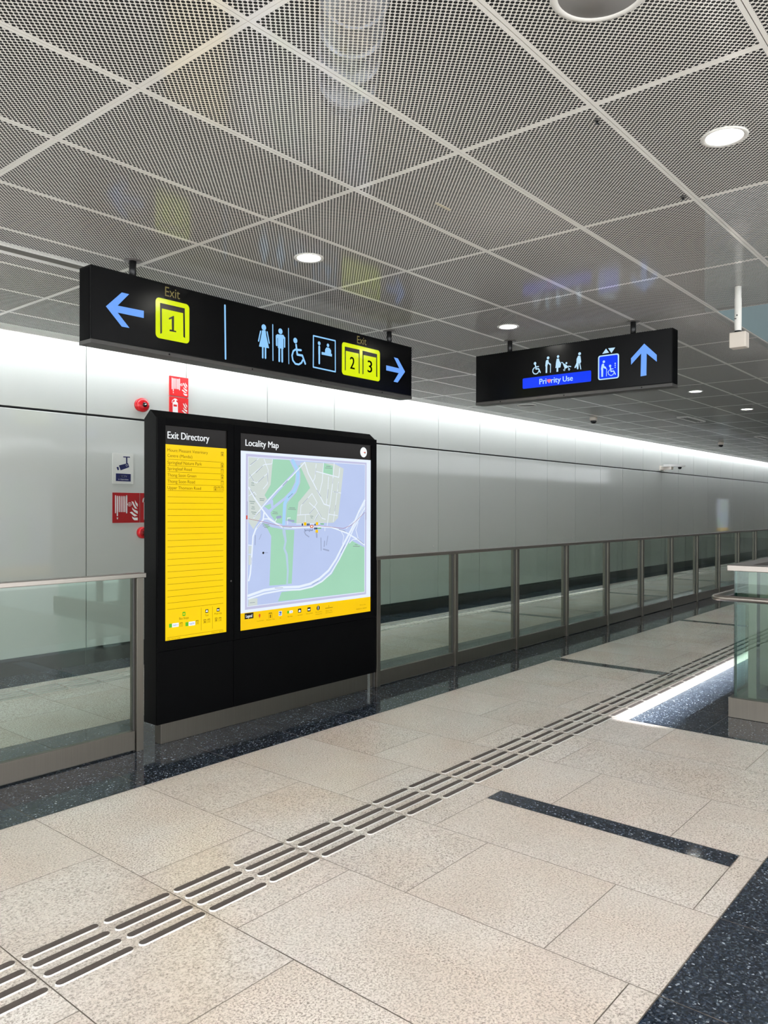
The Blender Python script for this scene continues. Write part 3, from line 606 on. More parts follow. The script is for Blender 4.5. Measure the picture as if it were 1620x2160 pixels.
 ('map_label','mapgrey','l',(0.0028,[(3.726,1.821),(3.766,1.769)])),
 ('map_label','mapgrey','l',(0.0028,[(3.735,1.707),(3.783,1.651)])),
 ('map_label','mapgrey','l',(0.0039,[(4.053,1.742),(4.105,1.782)])),
 ('map_label','mapgrey','l',(0.0039,[(4.11,1.651),(4.158,1.684)])),
 ('map_label','mapgrey','l',(0.0028,[(4.262,1.602),(4.322,1.65)])),
 ('map_label','mapgrey','l',(0.0022,[(4.404,1.838),(4.411,1.89)])),
 ('map_label','mapgrey','l',(0.0032,[(4.42,1.717),(4.467,1.663)])),
 ('map_label','mapgrey','l',(0.0032,[(4.541,1.649),(4.551,1.724)])),
 ('map_label','mapgrey','l',(0.0022,[(4.6,1.77),(4.608,1.815)])),
 ('map_label','mapgrey','l',(0.0022,[(4.665,1.726),(4.674,1.779)])),
 ('map_label','mapgrey','l',(0.0026,[(4.616,1.706),(4.671,1.7)])),
 ('map_label','mapgrey','l',(0.0028,[(4.563,1.529),(4.573,1.574)])),
 ('map_label','mapgrey','l',(0.0026,[(4.628,1.544),(4.638,1.597)])),
 ('map_label','mapgrey','l',(0.0022,[(4.441,1.544),(4.478,1.496)])),
 ('map_label','mapgrey','l',(0.0026,[(4.338,1.526),(4.394,1.574)])),
 ('map_label','mapgrey','l',(0.0022,[(4.394,1.464),(4.436,1.522)])),
 ('map_label','mapgrey','l',(0.0034,[(4.049,1.427),(4.149,1.422)])),
 ('map_label','mapgrey','l',(0.0028,[(3.975,0.966),(4.059,0.962)])),
 ('map_label','mapgrey','l',(0.0026,[(4.37,0.965),(4.442,0.987)])),
 ('map_label','mapgrey','l',(0.0032,[(4.7,1.201),(4.756,1.268)])),
 ('map_label','mapgrey','l',(0.0032,[(4.677,1.398),(4.761,1.379)])),
 ('map_label','mapgrey','l',(0.0032,[(4.905,1.314),(4.987,1.268)])),
 ('map_label','mapgrey','l',(0.0028,[(3.74,1.154),(3.749,1.208)])),
 ('map_label','mapgrey','l',(0.0034,[(3.708,1.512),(3.707,1.619)])),
 ('map_label','mapgrey','l',(0.0032,[(5.015,1.472),(5.015,1.536)])),
 ('map_label','mapgrey','l',(0.0022,[(3.869,1.238),(3.905,1.236)])),
 ('map_label','mapgrey','l',(0.0028,[(3.732,0.877),(3.78,0.876)])),
 ('map_label','mapgrey','l',(0.0028,[(3.797,1.423),(3.834,1.46)])),
 ('map_label','mapgrey','l',(0.0022,[(3.77,1.501),(3.823,1.542)])),
 ('map_label','mapgrey2','l',(0.0049,[(3.727,1.62),(3.779,1.617)])),
 ('map_label','mapgrey2','l',(0.0042,[(3.735,1.606),(3.77,1.604)])),
 ('map_label','mapgrey2','l',(0.0049,[(3.823,1.641),(3.873,1.638)])),
 ('map_label','mapgrey2','l',(0.0049,[(3.825,1.629),(3.868,1.626)])),
 ('map_label','mapgrey2','l',(0.0049,[(3.748,1.579),(3.775,1.578)])),
 ('map_label','mapgrey2','l',(0.0042,[(3.744,1.566),(3.779,1.564)])),
 ('map_label','mapgrey2','l',(0.0049,[(3.744,1.542),(3.792,1.539)])),
 ('map_label','mapgrey2','l',(0.0042,[(3.753,1.529),(3.784,1.526)])),
 ('map_label','mapgrey2','l',(0.0049,[(3.955,1.542),(4.001,1.539)])),
 ('map_label','mapgrey2','l',(0.0049,[(3.95,1.529),(4.006,1.527)])),
 ('map_label','mapgrey2','l',(0.0056,[(4.125,1.573),(4.18,1.571)])),
 ('map_label','mapgrey2','l',(0.0049,[(4.11,1.563),(4.193,1.559)])),
 ('map_label','mapgrey2','l',(0.0056,[(4.529,1.91),(4.576,1.909)])),
 ('map_label','mapgrey2','l',(0.0049,[(4.514,1.896),(4.597,1.896)])),
 ('map_label','mapgrey2','l',(0.0049,[(3.85,1.453),(3.918,1.447)])),
 ('map_label','mapgrey2','l',(0.0049,[(3.855,1.439),(3.923,1.435)])),
 ('map_label','mapgrey2','l',(0.0049,[(3.869,1.427),(3.909,1.424)])),
 ('map_label','mapgrey2','l',(0.0049,[(4.348,1.508),(4.381,1.506)])),
 ('map_label','mapgrey2','l',(0.0049,[(4.353,1.495),(4.374,1.493)])),
 ('map_label','mapgrey2','l',(0.0056,[(4.876,1.264),(4.905,1.261)])),
 ('map_label','mapgrey2','l',(0.0056,[(4.853,1.251),(4.934,1.246)])),
 ('map_label','mapgrey2','l',(0.0049,[(3.744,1.755),(3.77,1.754)])),
 ('map_label','mapgrey2','l',(0.0042,[(3.742,1.74),(3.774,1.738)])),
 ('exit_marker#1073','scryellow2','r',(4.277,1.434,4.306,1.459,0.004)),
 ('exit_marker#1068','scryellow2','r',(4.41,1.4355,4.437,1.459,0.004)),
 ('exit_marker#1154','scryellow2','r',(4.406,1.372,4.435,1.3985,0.004)),
 ('station_symbol','maporange','r',(4.346,1.4145,4.382,1.4365,0.008)),
 ('station_symbol','scrwhite','r',(4.356,1.42,4.373,1.4305,0.002)),
 ('facility_icon#708','mapnavy','r',(4.255,1.433,4.269,1.451,0.002)),
 ('facility_icon#762','mapnavy','r',(4.31,1.433,4.323,1.45,0.002)),
 ('facility_icon#779','mapnavy','r',(4.327,1.433,4.34,1.45,0.002)),
 ('facility_icon#846','mapnavy','r',(4.395,1.433,4.408,1.4475,0.002)),
 ('facility_icon#844','mapnavy','r',(4.393,1.401,4.408,1.4175,0.002)),
 ('facility_icon#861','mapnavy','r',(4.411,1.401,4.426,1.417,0.002)),
 ('station_name','mapnavy','t',('Springleaf',4.283,4.379,1.39,1.407,0)),
 ('bus_marker#912','scrgreen','l',(0.0063,[(4.464,1.444),(4.499,1.443)])),
 ('bus_marker#880','scrgreen','l',(0.0072,[(4.431,1.41),(4.467,1.41)])),
 ('place_marker','ink2','c',(3.86,1.237,0.009)),
 ('line_marker','scrred','r',(3.696,1.488,3.709,1.517,0.003)),
 ('map_building','mapbuild','l',(0.0091,[(4.283,1.385),(4.298,1.363),(4.333,1.344)])),
 ('map_building','mapbuild','l',(0.0154,[(4.418,1.371),(4.421,1.34)])),
 ('map_building','mapbuild','l',(0.0091,[(4.468,1.331),(4.471,1.233)])),
 ('map_building','mapbuild','l',(0.0104,[(4.51,1.304),(4.505,1.262)])),
 ('map_building','mapbuild','l',(0.0072,[(4.547,1.344),(4.531,1.272)])),
 ('map_building','mapbuild','l',(0.012,[(4.497,1.24),(4.558,1.226)])),
 ('map_building','mapbuild','l',(0.007,[(3.784,1.369),(3.78,1.301)])),
 ('map_building','mapbuild','l',(0.0042,[(3.842,1.378),(3.819,1.337)])),
 ('map_building','mapbuild','l',(0.021,[(3.997,1.5),(4.032,1.504)])),
 ('map_building','mapbuild','l',(0.0154,[(4.111,1.478),(4.169,1.47)])),
 ('station_marker','ink2','r',(3.683,0.7605,3.766,0.8035,0)),
 ('station_marker','scrwhite','t',('Legend',3.695,3.754,0.771,0.792,1)),
 ('pin_icon','scrred','c',(3.825,0.778,0.008)),
 ('pin_icon','scrred','p',[(3.815,0.776),(3.834,0.775),(3.825,0.754)]),
 ('entrance_icon','olive','r',(3.9146,0.7781,3.9474,0.784,0)),
 ('entrance_icon','olive','r',(3.9146,0.742,3.9168,0.784,0)),
 ('entrance_icon','olive','r',(3.9452,0.742,3.9474,0.784,0)),
 ('entrance_icon','olive','t',('1',3.926,3.936,0.7454,0.7706,0)),
 ('lift_icon','scrwhite','r',(4.014,0.7505,4.047,0.7865,0.003)),
 ('lift_icon','scrblue','r',(4.017,0.754,4.043,0.783,0.002)),
 ('lift_icon','scrwhite','l',(0.0049,[(4.024,0.759),(4.024,0.775)])),
 ('lift_icon','scrwhite','l',(0.0049,[(4.034,0.759),(4.036,0.767)])),
 ('bus_icon_legend','scrgreen','r',(4.102,0.7605,4.122,0.78,0.002)),
 ('bus_icon_legend','scrwhite','r',(4.124,0.7605,4.16,0.78,0.003)),
 ('bus_icon_legend','scrblue','l',(0.0036,[(4.134,0.769),(4.153,0.769)])),
 ('taxi_icon_legend','ink2','r',(4.216,0.755,4.251,0.786,0.002)),
 ('taxi_icon_legend','scrwhite','p',[(4.222,0.76),(4.223,0.768),(4.23,0.777),(4.237,0.777),(4.245,0.768),(4.245,0.76)]),
 ('car_icon_legend','ink2','r',(4.318,0.754,4.353,0.786,0.002)),
 ('car_icon_legend','scrwhite','p',[(4.323,0.763),(4.323,0.772),(4.33,0.776),(4.335,0.77),(4.346,0.776),(4.348,0.762)]),
 ('walking_icon','ink2','c',(4.438,0.771,0.018)),
 ('walking_icon','scrwhite','c',(4.438,0.781,0.004)),
 ('walking_icon','scrwhite','l',(0.0063,[(4.438,0.777),(4.437,0.761)])),
 ('garden_icon','olive','l',(0.0028,[(4.559,0.783),(4.56,0.765)])),
 ('garden_icon','olive','l',(0.004,[(4.519,0.76),(4.606,0.761)])),
 ('legend_lettering','olive','t',('You Are Here',3.796,3.866,0.731,0.738,0)),
 ('legend_lettering','olive','t',('Entrance / Exit',3.893,3.974,0.729,0.737,0)),
 ('legend_lettering','olive','t',('Lift',4.024,4.04,0.73,0.739,0)),
 ('legend_lettering','olive','t',('Bus Stop',4.108,4.157,0.732,0.741,0)),
 ('legend_lettering','olive','t',('Taxi Stand',4.209,4.264,0.732,0.74,0)),
 ('legend_lettering','olive','t',('Pick-up Point',4.305,4.377,0.733,0.742,0)),
 ('legend_lettering','olive','t',('Attraction',4.407,4.477,0.736,0.744,0)),
 ('legend_lettering','olive','t',('Walking Trail',4.407,4.479,0.719,0.726,0)),
 ('legend_lettering','olive','t',('Nature Trail',4.524,4.596,0.734,0.743,0)),
 ('legend_lettering','olive','t',('Park Connector',4.524,4.603,0.719,0.727,0)),
 ('legend_lettering','olive','t',('Not to scale',4.94,5.013,0.743,0.751,0)),
 ('legend_lettering','olive','t',('Edition 2024',4.895,5.025,0.712,0.721,0)),
]
ART_W = [
 ('camera_glyph','navy','p',[(4.461,2.105),(4.54,2.106),(4.54,2.095),(4.461,2.095)]),
 ('camera_glyph','navy','p',[(4.493,2.097),(4.509,2.097),(4.51,2.025),(4.494,2.029)]),
 ('camera_glyph','navy','p',[(4.411,2.009),(4.517,2.038),(4.531,1.996),(4.431,1.959)]),
 ('camera_glyph','navy','p',[(4.384,1.989),(4.406,1.996),(4.414,1.964),(4.397,1.958)]),
 ('camera_glyph','signwhite','l',(0.0025,[(4.512,2.014),(4.5112,2.0178),(4.5091,2.0211),(4.5058,2.0232),(4.502,2.024),(4.4982,2.0232),(4.4949,2.0211),(4.4928,2.0178),(4.492,2.014),(4.4928,2.0102),(4.4949,2.0069),(4.4982,2.0048),(4.502,2.004),(4.5058,2.0048),(4.5091,2.0069),(4.5112,2.0102),(4.512,2.014)])),
 ('text_box','navy','p',[(4.377,1.926),(4.549,1.924),(4.549,1.845),(4.377,1.847)]),
 ('lettering','signwhite','t',('CCTV',4.421,4.506,1.887,1.909,1)),
 ('lettering','signwhite','t',('In Operation',4.405,4.521,1.86,1.872,0)),
]
HOSE_GLYPH = [('l',(0.038,[(0.103,0.898),(0.103,0.336)])),('l',(0.0438,[(0.169,0.876),(0.169,0.241)])),('l',(0.038,[(0.24,0.876),(0.24,0.372)])),('l',(0.038,[(0.308,0.876),(0.308,0.372)])),('l',(0.038,[(0.377,0.876),(0.377,0.372)])),('l',(0.038,[(0.442,0.876),(0.442,0.372)])),('l',(0.0438,[(0.511,0.898),(0.511,0.336)])),('p',[(0.145,0.18),(0.198,0.18),(0.185,0.117),(0.158,0.117)]),('l',(0.0131,[(0.689,0.616),(0.684,0.593),(0.669,0.573),(0.647,0.559),(0.621,0.555),(0.595,0.559),(0.573,0.573),(0.558,0.593),(0.553,0.616),(0.558,0.64),(0.573,0.659),(0.595,0.673),(0.621,0.677),(0.647,0.673),(0.669,0.659),(0.684,0.64),(0.689,0.616)])),('l',(0.0131,[(0.535,0.616),(0.689,0.616)])),('l',(0.0131,[(0.621,0.677),(0.621,0.555)]))]
FLAME_GLYPH = [('p',[(0.818,0.764),(0.869,0.686),(0.927,0.628),(0.927,0.53),(0.858,0.591),(0.826,0.679)]),('p',[(0.689,0.72),(0.761,0.701),(0.81,0.599),(0.915,0.46),(0.818,0.482),(0.745,0.599)]),('p',[(0.708,0.518),(0.785,0.445),(0.927,0.387),(0.927,0.292),(0.802,0.358),(0.729,0.438)]),('p',[(0.624,0.35),(0.705,0.372),(0.785,0.307),(0.915,0.234),(0.802,0.209),(0.697,0.292)]),('p',[(0.705,0.212),(0.785,0.168),(0.927,0.168),(0.927,0.08),(0.802,0.08),(0.737,0.131)])]
EXTINGUISHER_GLYPH = [('p',[(0.138,0.093),(0.138,0.683),(0.173,0.732),(0.247,0.77),(0.333,0.77),(0.395,0.738),(0.422,0.683),(0.422,0.093)]),('l',(0.045,[(0.105,0.705),(0.123,0.803),(0.247,0.891)])),('p',[(0.21,0.918),(0.309,0.918),(0.405,0.863),(0.398,0.825),(0.333,0.836),(0.333,0.76),(0.247,0.76),(0.241,0.858)])]
EXTINGUISHER_LABEL = [('p',[(0.185,0.612),(0.37,0.612),(0.37,0.508),(0.185,0.508)])]
# ------------------------------------------------------------------ the setting
lab = {(3.445, 1.0225): 'largest round white downlight, near the top right of the ceiling', (3.445, 3.515): 'lit round downlight above the left half of the long exit sign',
       (5.845, 3.515): 'lit round downlight just above the left hanger of the priority sign', (10.645, 3.515): 'small lit downlight right of the priority sign, the nearer of two far ones',
       (13.045, 3.515): 'farthest small oval downlight at the right edge of the ceiling'}
spots = list(lab) + [(8.245, 3.515), (15.445, 3.515), (17.845, 3.515), (20.245, 3.515), (25.045, 3.515), (29.845, 3.515), (34.645, 3.515), (1.045, 3.515), (-1.355, 3.515), (1.045, 1.0225), (-1.355, 1.0225)] \
    + [(x, -1.4775) for x in (-1.355, 1.045, 3.445, 5.845 - .4)] + [(x, -4.6) for x in (1.045, 5.845, 10.645, 15.445)] + [(X0 + PX * i + .6, y) for i in range(13, 34, 3) for y in (-4.6025, -1.4775, 1.0225)] + [(27.445, 3.515), (32.245, 3.515), (37.045, 3.515), (41.845, 3.515), (22.645, 3.515), (39.445, 3.515)] + [(X0 + PX * i + .6, y) for i in (15, 17, 20, 21, 24) for y in (1.0225, -1.4775)]  # unseen rows; the far ones are added to brighten the distant hall
TX0, TD = 1.870, .6225                     # floor tile column origin and width
XA, XB, YW = -4.5, 46.0, 7.3
HOLE = (6.30, 16.2, -3.0, 1.70)            # stair void in the floor
def floor_tiles():
    mb = MB(); g = .0022
    def rect(x0, x1, y0, y1, m):
        if x1 - x0 < .01 or y1 - y0 < .01: return
        x0 += g; x1 -= g; y0 += g; y1 -= g
        mb.face([(x0, y0, 0), (x1, y0, 0), (x1, y1, 0), (x0, y1, 0)], m, (random.random(), random.random()))
    k0 = int((XA - TX0) // TD); k1 = int((XB - TX0) // TD) + 1
    strips = {2: (1.03, 2.285), 8: (2.66, 3.865), 14: (2.72, 3.865), 20: (2.72, 3.865)}
    for k in range(k0, k1):
        x0, x1 = TX0 + k * TD, TX0 + (k + 1) * TD; odd = k % 2
        right = k >= 6
        segs = []                                             # (y0, y1, material)
        def run(ys, m): segs.extend((a, b, m) for a, b in zip(ys, ys[1:]))
        run([-5.9, -4.64, -3.38, -2.12, -.86, .30] if odd else [-5.9, -5.27, -4.01, -2.75, -1.49, -.23, .30], 'dark' if right else 'beige')
        if right: run([.30, .93, 1.17, 1.80, 2.33], 'dark'); run([2.33, 3.24, 3.865] if odd else [2.33, 2.92, 3.865], 'beige')
        else:
            run([.30, .93], 'dark'); run([.93, 1.345, 1.975, 3.24, 3.865] if odd else [.93, 1.03, 2.285, 2.92, 3.865], 'beige')
        run([3.865, 4.48, 5.17], 'dark'); run([5.17, 5.80, 6.86] if odd else [5.17, 6.12, 6.86], 'beige'); run([6.86, 7.34], 'dark')
        for a, b, m in segs:
            xa = x0
            if k + .5 < 0: pass
            if k in strips and a >= strips[k][0] - .01 and b <= strips[k][1] + .01 and m == 'beige':
                rect(x0, x1 - .145, a, b, m); rect(x1 - .145, x1, a, b, 'dark'); continue
            if k in strips and m == 'beige' and a < strips[k][1] - .01 and b > strips[k][0] + .01 and a >= 2.3:
                s = strips[k]; rect(x0, x1, a, max(a, s[0]), m); rect(x0, x1 - .145, max(a, s[0]), b, m); rect(x1 - .145, x1, max(a, s[0]), b, 'dark'); continue
            if 5.1 < a < 6.8 and m == 'beige' and k in (13, 19, 25, 31):       # cross strips behind the railing
                c = x0 + .16; s1 = min(b, 6.42)
                if a < 6.42: rect(x0, c, a, s1, m); rect(c, c + .145, a, s1, 'dark'); rect(c + .145, x1, a, s1, m)
                if b > 6.42: rect(x0, x1, max(a, 6.42), b, m)
                continue
            hx0, hx1, hy0, hy1 = HOLE                          # keep the void open
            if x1 > hx0 and x0 < hx1 and b > hy0 and a < hy1:
                rect(x0, min(x1, hx0), a, b, m); rect(max(x0, hx1), x1, a, b, m)
                rect(max(x0, hx0), min(x1, hx1), a, hy0, m); rect(max(x0, hx0), min(x1, hx1), hy1, b, m); continue
            rect(x0, x1, a, b, m)
    hx0, hx1, hy0, hy1 = HOLE                                  # bed of grout and screed just under the tiles
    for x0, x1, y0, y1 in ((XA, hx0, -5.95, 7.36), (hx1, XB, -5.95, 7.36), (hx0, hx1, -5.95, hy0), (hx0, hx1, hy1, 7.36)):
        mb.face([(x0, y0, -.002), (x1, y0, -.002), (x1, y1, -.002), (x0, y1, -.002)], 'grout')
        mb.box((x0, y0, -.30), (x1, y1, -.01), 'screed')
    return mb.build('floor', kind='structure', uv=True, fix=False)
floor_tiles()

def wall_panels():
    mb = MB(); P0, PW = 4.055, 1.1945; g = .005
    k0 = int((XA - P0) // PW); k1 = int((XB - P0) // PW) + 1
    for k in range(k0, k1):
        x0, x1 = P0 + k * PW + g, P0 + (k + 1) * PW - g
        for z0, z1 in ((.168, 2.494), (2.514, 3.33)):
            mb.prism([(YW, z0 + .002), (YW, z1 - .007), (YW + .007, z1), (YW + .03, z1), (YW + .03, z0), (YW + .002, z0)], x0, x1, 'panel')
    mb.box((XA, YW + .045, 0), (XB, YW + .10, 4.05), 'gap')
    return mb.build('wall_left', kind='structure')
wall_panels()
mb = MB(); mb.box((XA, YW + .006, 0), (XB, YW + .045, .166), 'skirt')
for k in range(-3, 18): mb.box((4.05 + k * 2.389 - .001, YW + .0045, 0), (4.05 + k * 2.389 + .001, YW + .006, .166), 'edge')
mb.build('baseboard_left', kind='structure')

def ceiling():
    mb = MB(); z = 3.14; i0 = int((XA - X0) // PX); i1 = int((XB - X0) // PX) + 1
    def panel(x0, x1, y0, y1, gx=.0008, gy=.0016):
        x0 += gx; x1 -= gx; y0 += gy; y1 -= gy
        cut = [c for c in spots if x0 < c[0] < x1 and y0 < c[1] < y1]
        if cut:                                                # round cut-out for a downlight
            outer = [Vector((x0, y0, z)), Vector((x1, y0, z)), Vector((x1, y1, z)), Vector((x0, y1, z))]
            ring = [Vector((cut[0][0] + .078 * math.cos(k * math.pi / 16), cut[0][1] - .078 * math.sin(k * math.pi / 16), z)) for k in range(32)]
            allp = outer + ring
            for t in tessellate_polygon([outer, ring]): mb.face([allp[i] for i in t], 'perf')
        else: mb.face([(x0, y0, z), (x1, y0, z), (x1, y1, z), (x0, y1, z)], 'perf')
        for a, b in (((x0, y0), (x1, y0)), ((x1, y0), (x1, y1)), ((x1, y1), (x0, y1)), ((x0, y1), (x0, y0))):
            mb.face([(*a, z), (*b, z), (*b, z + .004), (*a, z + .004)], 'sheet')
    for i in range(i0, i1):
        x0, x1 = X0 + i * PX, X0 + (i + 1) * PX
        for j in range(-13, 8):
            y0, y1 = Y0 + j * PY, Y0 + (j + 1) * PY
            if 4 <= i <= 11 and -8 <= j <= -1: continue       # the skylight opening over the stairs
            if j == 4 and i <= 1:                              # a long slot runs through this row
                panel(x0, x1, y0, 4.745); panel(x0, x1, 4.90, y1); continue
            panel(x0, x1, y0, y1)
    mb.box((XA, 6.962, z - .004), (XB, 6.975, z + .05), 'sheet')   # white edge trim along the cove
    return mb.build('ceiling', kind='structure', fix=False)
ceiling()
# skylight shaft and the slab above the ceiling
ax0, ax1, ay0, ay1 = X0 + 4 * PX, X0 + 12 * PX, Y0 - 8 * PY, Y0
mb = MB()
mb.box((ax0 - .06, ay1, 3.145), (ax1 + .06, ay1 + .08, 5.2), 'bulk'); mb.box((ax0 - .06, ay0 - .08, 3.145), (ax1 + .06, ay0, 5.2), 'bulk')
mb.box((ax0 - .08, ay0, 3.145), (ax0, ay1, 5.2), 'bulk'); mb.box((ax1, ay0, 3.145), (ax1 + .08, ay1, 5.2), 'bulk')
mb.build('wall_skylight_shaft', kind='structure')
mb = MB()
mb.box((ax0 - .3, ay0 - .3, 5.2), (ax1 + .3, 1.28, 5.4), 'bulk'); mb.box((ax0 - .3, 1.28, 5.2), (6.9, ay1 + .3, 5.4), 'bulk'); mb.box((ax0 - .3, 1.90, 5.2), (ax1 + .3, ay1 + .3, 5.4), 'bulk')  # unseen lid added over the shaft, its slit shapes the sun strip below
for x0, x1, y0, y1 in ((XA, ax0 - .08, -6.3, 7.4), (ax1 + .08, XB, -6.3, 7.4), (ax0 - .08, ax1 + .08, ay1 + .08, 7.4), (ax0 - .08, ax1 + .08, -6.3, ay0 - .08)):
    mb.box((x0, y0, 4.05), (x1, y1, 4.25), 'soffit')
mb.build('roof_slab_and_slit_lid', kind='structure')
mb = MB()                                                      # side of the stair void
hx0, hx1, hy0, hy1 = HOLE
mb.box((hx0 - .02, hy1, -3.4), (hx1 + .02, hy1 + .02, -.30), 'pale'); mb.box((hx0 - .02, hy0, -3.4), (hx0, hy1, -.30), 'pale')
mb.box((hx1, hy0, -3.4), (hx1 + .02, hy1, -.30), 'pale'); mb.box((hx0, hy0 - .02, -3.4), (hx1, hy0, -.30), 'pale'); mb.box((hx0, hy0, -3.5), (hx1, hy1, -3.4), 'screed')
mb.build('wall_stair_void', kind='structure')
mb = MB(); mb.box((9.0, -5.95, 0), (XB, -5.85, 3.14), 'panel')   # far side of the hall, seen only as reflections
for k in range(12): mb.box((10.2 + 3.0 * k, -5.85, 0), (11.2 + 3.0 * k, -5.80, 2.3), 'slot')  # grey slabs added to vary the reflections in the panels opposite
mb.build('wall_right', kind='structure')
mb = MB(); mb.box((XB - .1, -5.85, 0), (XB, 7.34, 4.05), 'panel'); mb.build('wall_end', kind='structure')

# ------------------------------------------------------------------ lamps
cove = thing('cove_light', 'long bright white strip light hidden in the gap between ceiling edge and panelled wall', 'light', (20, 7.08, 3.36))
mb = MB(); mb.box((XA, 7.02, 3.372), (XB, 7.10, 3.40), 'white'); mb.box((XA, 6.976, 3.19), (XB, 6.980, 3.45), 'slotdark'); mb.box((XA, 6.980, 3.19), (XB, 6.984, 3.45), 'white'); mb.build('housing', cove)  # upright plates are added baffles, hiding the strip from the ceiling holes
mb = MB(); mb.face([(XA, 7.03, 3.368), (XB, 7.03, 3.368), (XB, 7.09, 3.368), (XA, 7.09, 3.368)][::-1], 'covelens'); mb.build('lamp_lens', cove, fix=False)
def make_downlight(x, y, label, group=None):
    t = thing('downlight', label, 'downlight', (x, y, 3.14), group)
    mb = MB(); mb.lathe([(.074, .0), (.080, -.003), (.092, -.0035), (.094, .0), (.094, .004)], (x, y, 3.14), 'white', n=40, cap=False); mb.build('trim_ring', t)
    mb = MB(); mb.lathe([(.074, .0), (.069, .03), (.062, .062)], (x, y, 3.14), 'reflector', n=40, cap=False); mb.build('reflector', t, fix=False)
    mb = MB(); mb.face([(x + .063 * math.cos(k * math.pi / 16), y - .063 * math.sin(k * math.pi / 16), 3.198) for k in range(32)], 'lens'); mb.build('lamp_lens', t, fix=False)
    mb = MB(); mb.lathe([(.077, .001), (.077, .10)], (x, y, 3.14), 'soffit', n=24, cap=False); mb.build('housing', t)
    return t
proto_dl = None
for x, y in spots:
    if y == -4.6: y = -4.6025
    hidden = 'unseen round white downlight outside the frame, carrying on the rows and brightening the hall'
    if (x, y) == (8.245, 3.515): hidden = 'round downlight hidden behind the priority sign'
    if proto_dl is None: proto_dl = make_downlight(x, y, lab[(x, y)], 'recessed downlights in the ceiling')
    else:
        c = copy_tree(proto_dl); c.location = (x, y, 3.14); c['label'] = lab.get((x, y), hidden)
        c['group'] = 'recessed downlights in the ceiling' if (x, y) in lab or (x, y) == (8.245, 3.515) else 'downlights beyond the frame'

# ------------------------------------------------------------------ hanging signs
def hanger(parent, x, y, ztop, zbot):
    mb = MB(); mb.lathe([(.0, 0), (.056, 0), (.056, -.004), (.0, -.005)], (x, y, ztop), 'flange', n=32); f = mb.build('ceiling_flange', parent)
    mb = MB(); mb.lathe([(.0225, 0), (.0225, zbot - ztop)], (x, y, ztop - .004), 'hang', n=20); mb.build('hanger_rod', parent)
def box_sign(name, label, x0, x1, y0, y1, along):
    z0, z1 = 2.562, 3.027
    t = thing(name, label, 'sign', ((x0 + x1) / 2, (y0 + y1) / 2, z0))
    mb = MB(); mb.box((x0, y0, z0), (x1, y1, z1), 'black'); mb.build('sign_box', t, bevel=.0015)
    mb = MB()
    if along == 'x':
        mb.box((x0 + .006, y0 - .0006, z0 + .03), (x1 - .006, y0 + .001, z1 - .006), 'blackface'); mb.build('face_panel', t)
        mb = MB(); mb.box((x0 + .006, y1 - .001, z0 + .03), (x1 - .006, y1 + .0006, z1 - .006), 'blackface'); mb.build('face_panel', t)
        mb = MB(); mb.box((x0 - .001, y0 - .003, z0 - .004), (x1 + .001, y1 + .003, z0 + .022), 'edge'); b = mb.build('bottom_rail', t, bevel=.002)
        mb = MB()
        for q in (.55, 1.25, 1.95, 2.7): mb.lathe([(.0, -.004), (.006, -.003), (.006, 0)], (x0 + q, y0 - .002, z0 + .009), 'black', axis=1, n=10)
        mb.build('screws', b)
        mb = MB(); mb.box((x0 - .0015, y0 + .012, z0 + .02), (x0, y1 - .012, z1 - .012), 'black2'); mb.box((x1, y0 + .012, z0 + .02), (x1 + .0015, y1 - .012, z1 - .012), 'black2'); mb.build('end_cap', t)
    else:
        mb.box((x0 - .0006, y0 + .006, z0 + .03), (x0 + .001, y1 - .006, z1 - .006), 'blackface'); mb.build('face_panel', t)
        mb = MB(); mb.box((x0 - .003, y0 - .001, z0 - .004), (x1 + .003, y1 + .001, z0 + .022), 'edge'); b = mb.build('bottom_rail', t, bevel=.002)
        mb = MB()
        for q in (.25, .95, 1.6): mb.lathe([(.0, -.004), (.006, -.003), (.006, 0)], (x0 - .002, y0 + q, z0 + .009), 'black', axis=0, n=10)
        mb.build('screws', b)
        mb = MB(); mb.box((x0 + .012, y0 - .0015, z0 + .02), (x1 - .012, y0, z1 - .012), 'black2'); mb.box((x0 + .012, y1, z0 + .02), (x1 - .012, y1 + .0015, z1 - .012), 'black2'); mb.build('end_cap', t)
    return t
s1 = box_sign('directional_sign', 'long black hanging sign with yellow exit numbers and toilet symbols', 2.44, 5.555, 4.345, 4.475, 'x')
hanger(s1, 2.763, 4.41, 3.14, 3.02); hanger(s1, 5.314, 4.41, 3.14, 3.02)
RN = {'arrow_right': 'arrow', 'exit_badge_wide': 'exit_badge'}
front = Face((0, 4.345, 0), (1, 0, 0), (0, -1, 0))
for k, o in artwork(ART_S1, front, s1, start=.0014, step=.00003).items():
    if k in RN: o.name = RN[k]
    if k == 'arrow': o['label'] = 'left pointing light blue arrow'
    if k == 'arrow_right': o['label'] = 'right pointing light blue arrow'
    if k == 'exit_badge': o['label'] = 'yellow exit badge with number 1'
    if k == 'exit_badge_wide': o['label'] = 'wide yellow exit badge with numbers 2 and 3'
back = Face((0, 4.475, 0), (1, 0, 0), (0, 1, 0))
for k, o in artwork(ART_S1, back, s1, start=.0014, step=.00003, mirror_text=True).items():
    if k in RN: o.name = RN[k]
s2 = box_sign('directional_sign', 'shorter black hanging sign with blue Priority Use bar and upward arrow', 6.28, 6.40, 2.256, 4.13, 'y')
hanger(s2, 6.335, 3.79, 3.14, 3.02); hanger(s2, 6.335, 2.604, 3.14, 3.02)
artwork(ART_S2, Face((6.28, 0, 0), (0, -1, 0), (-1, 0, 0)), s2, start=.0014, step=.00003)

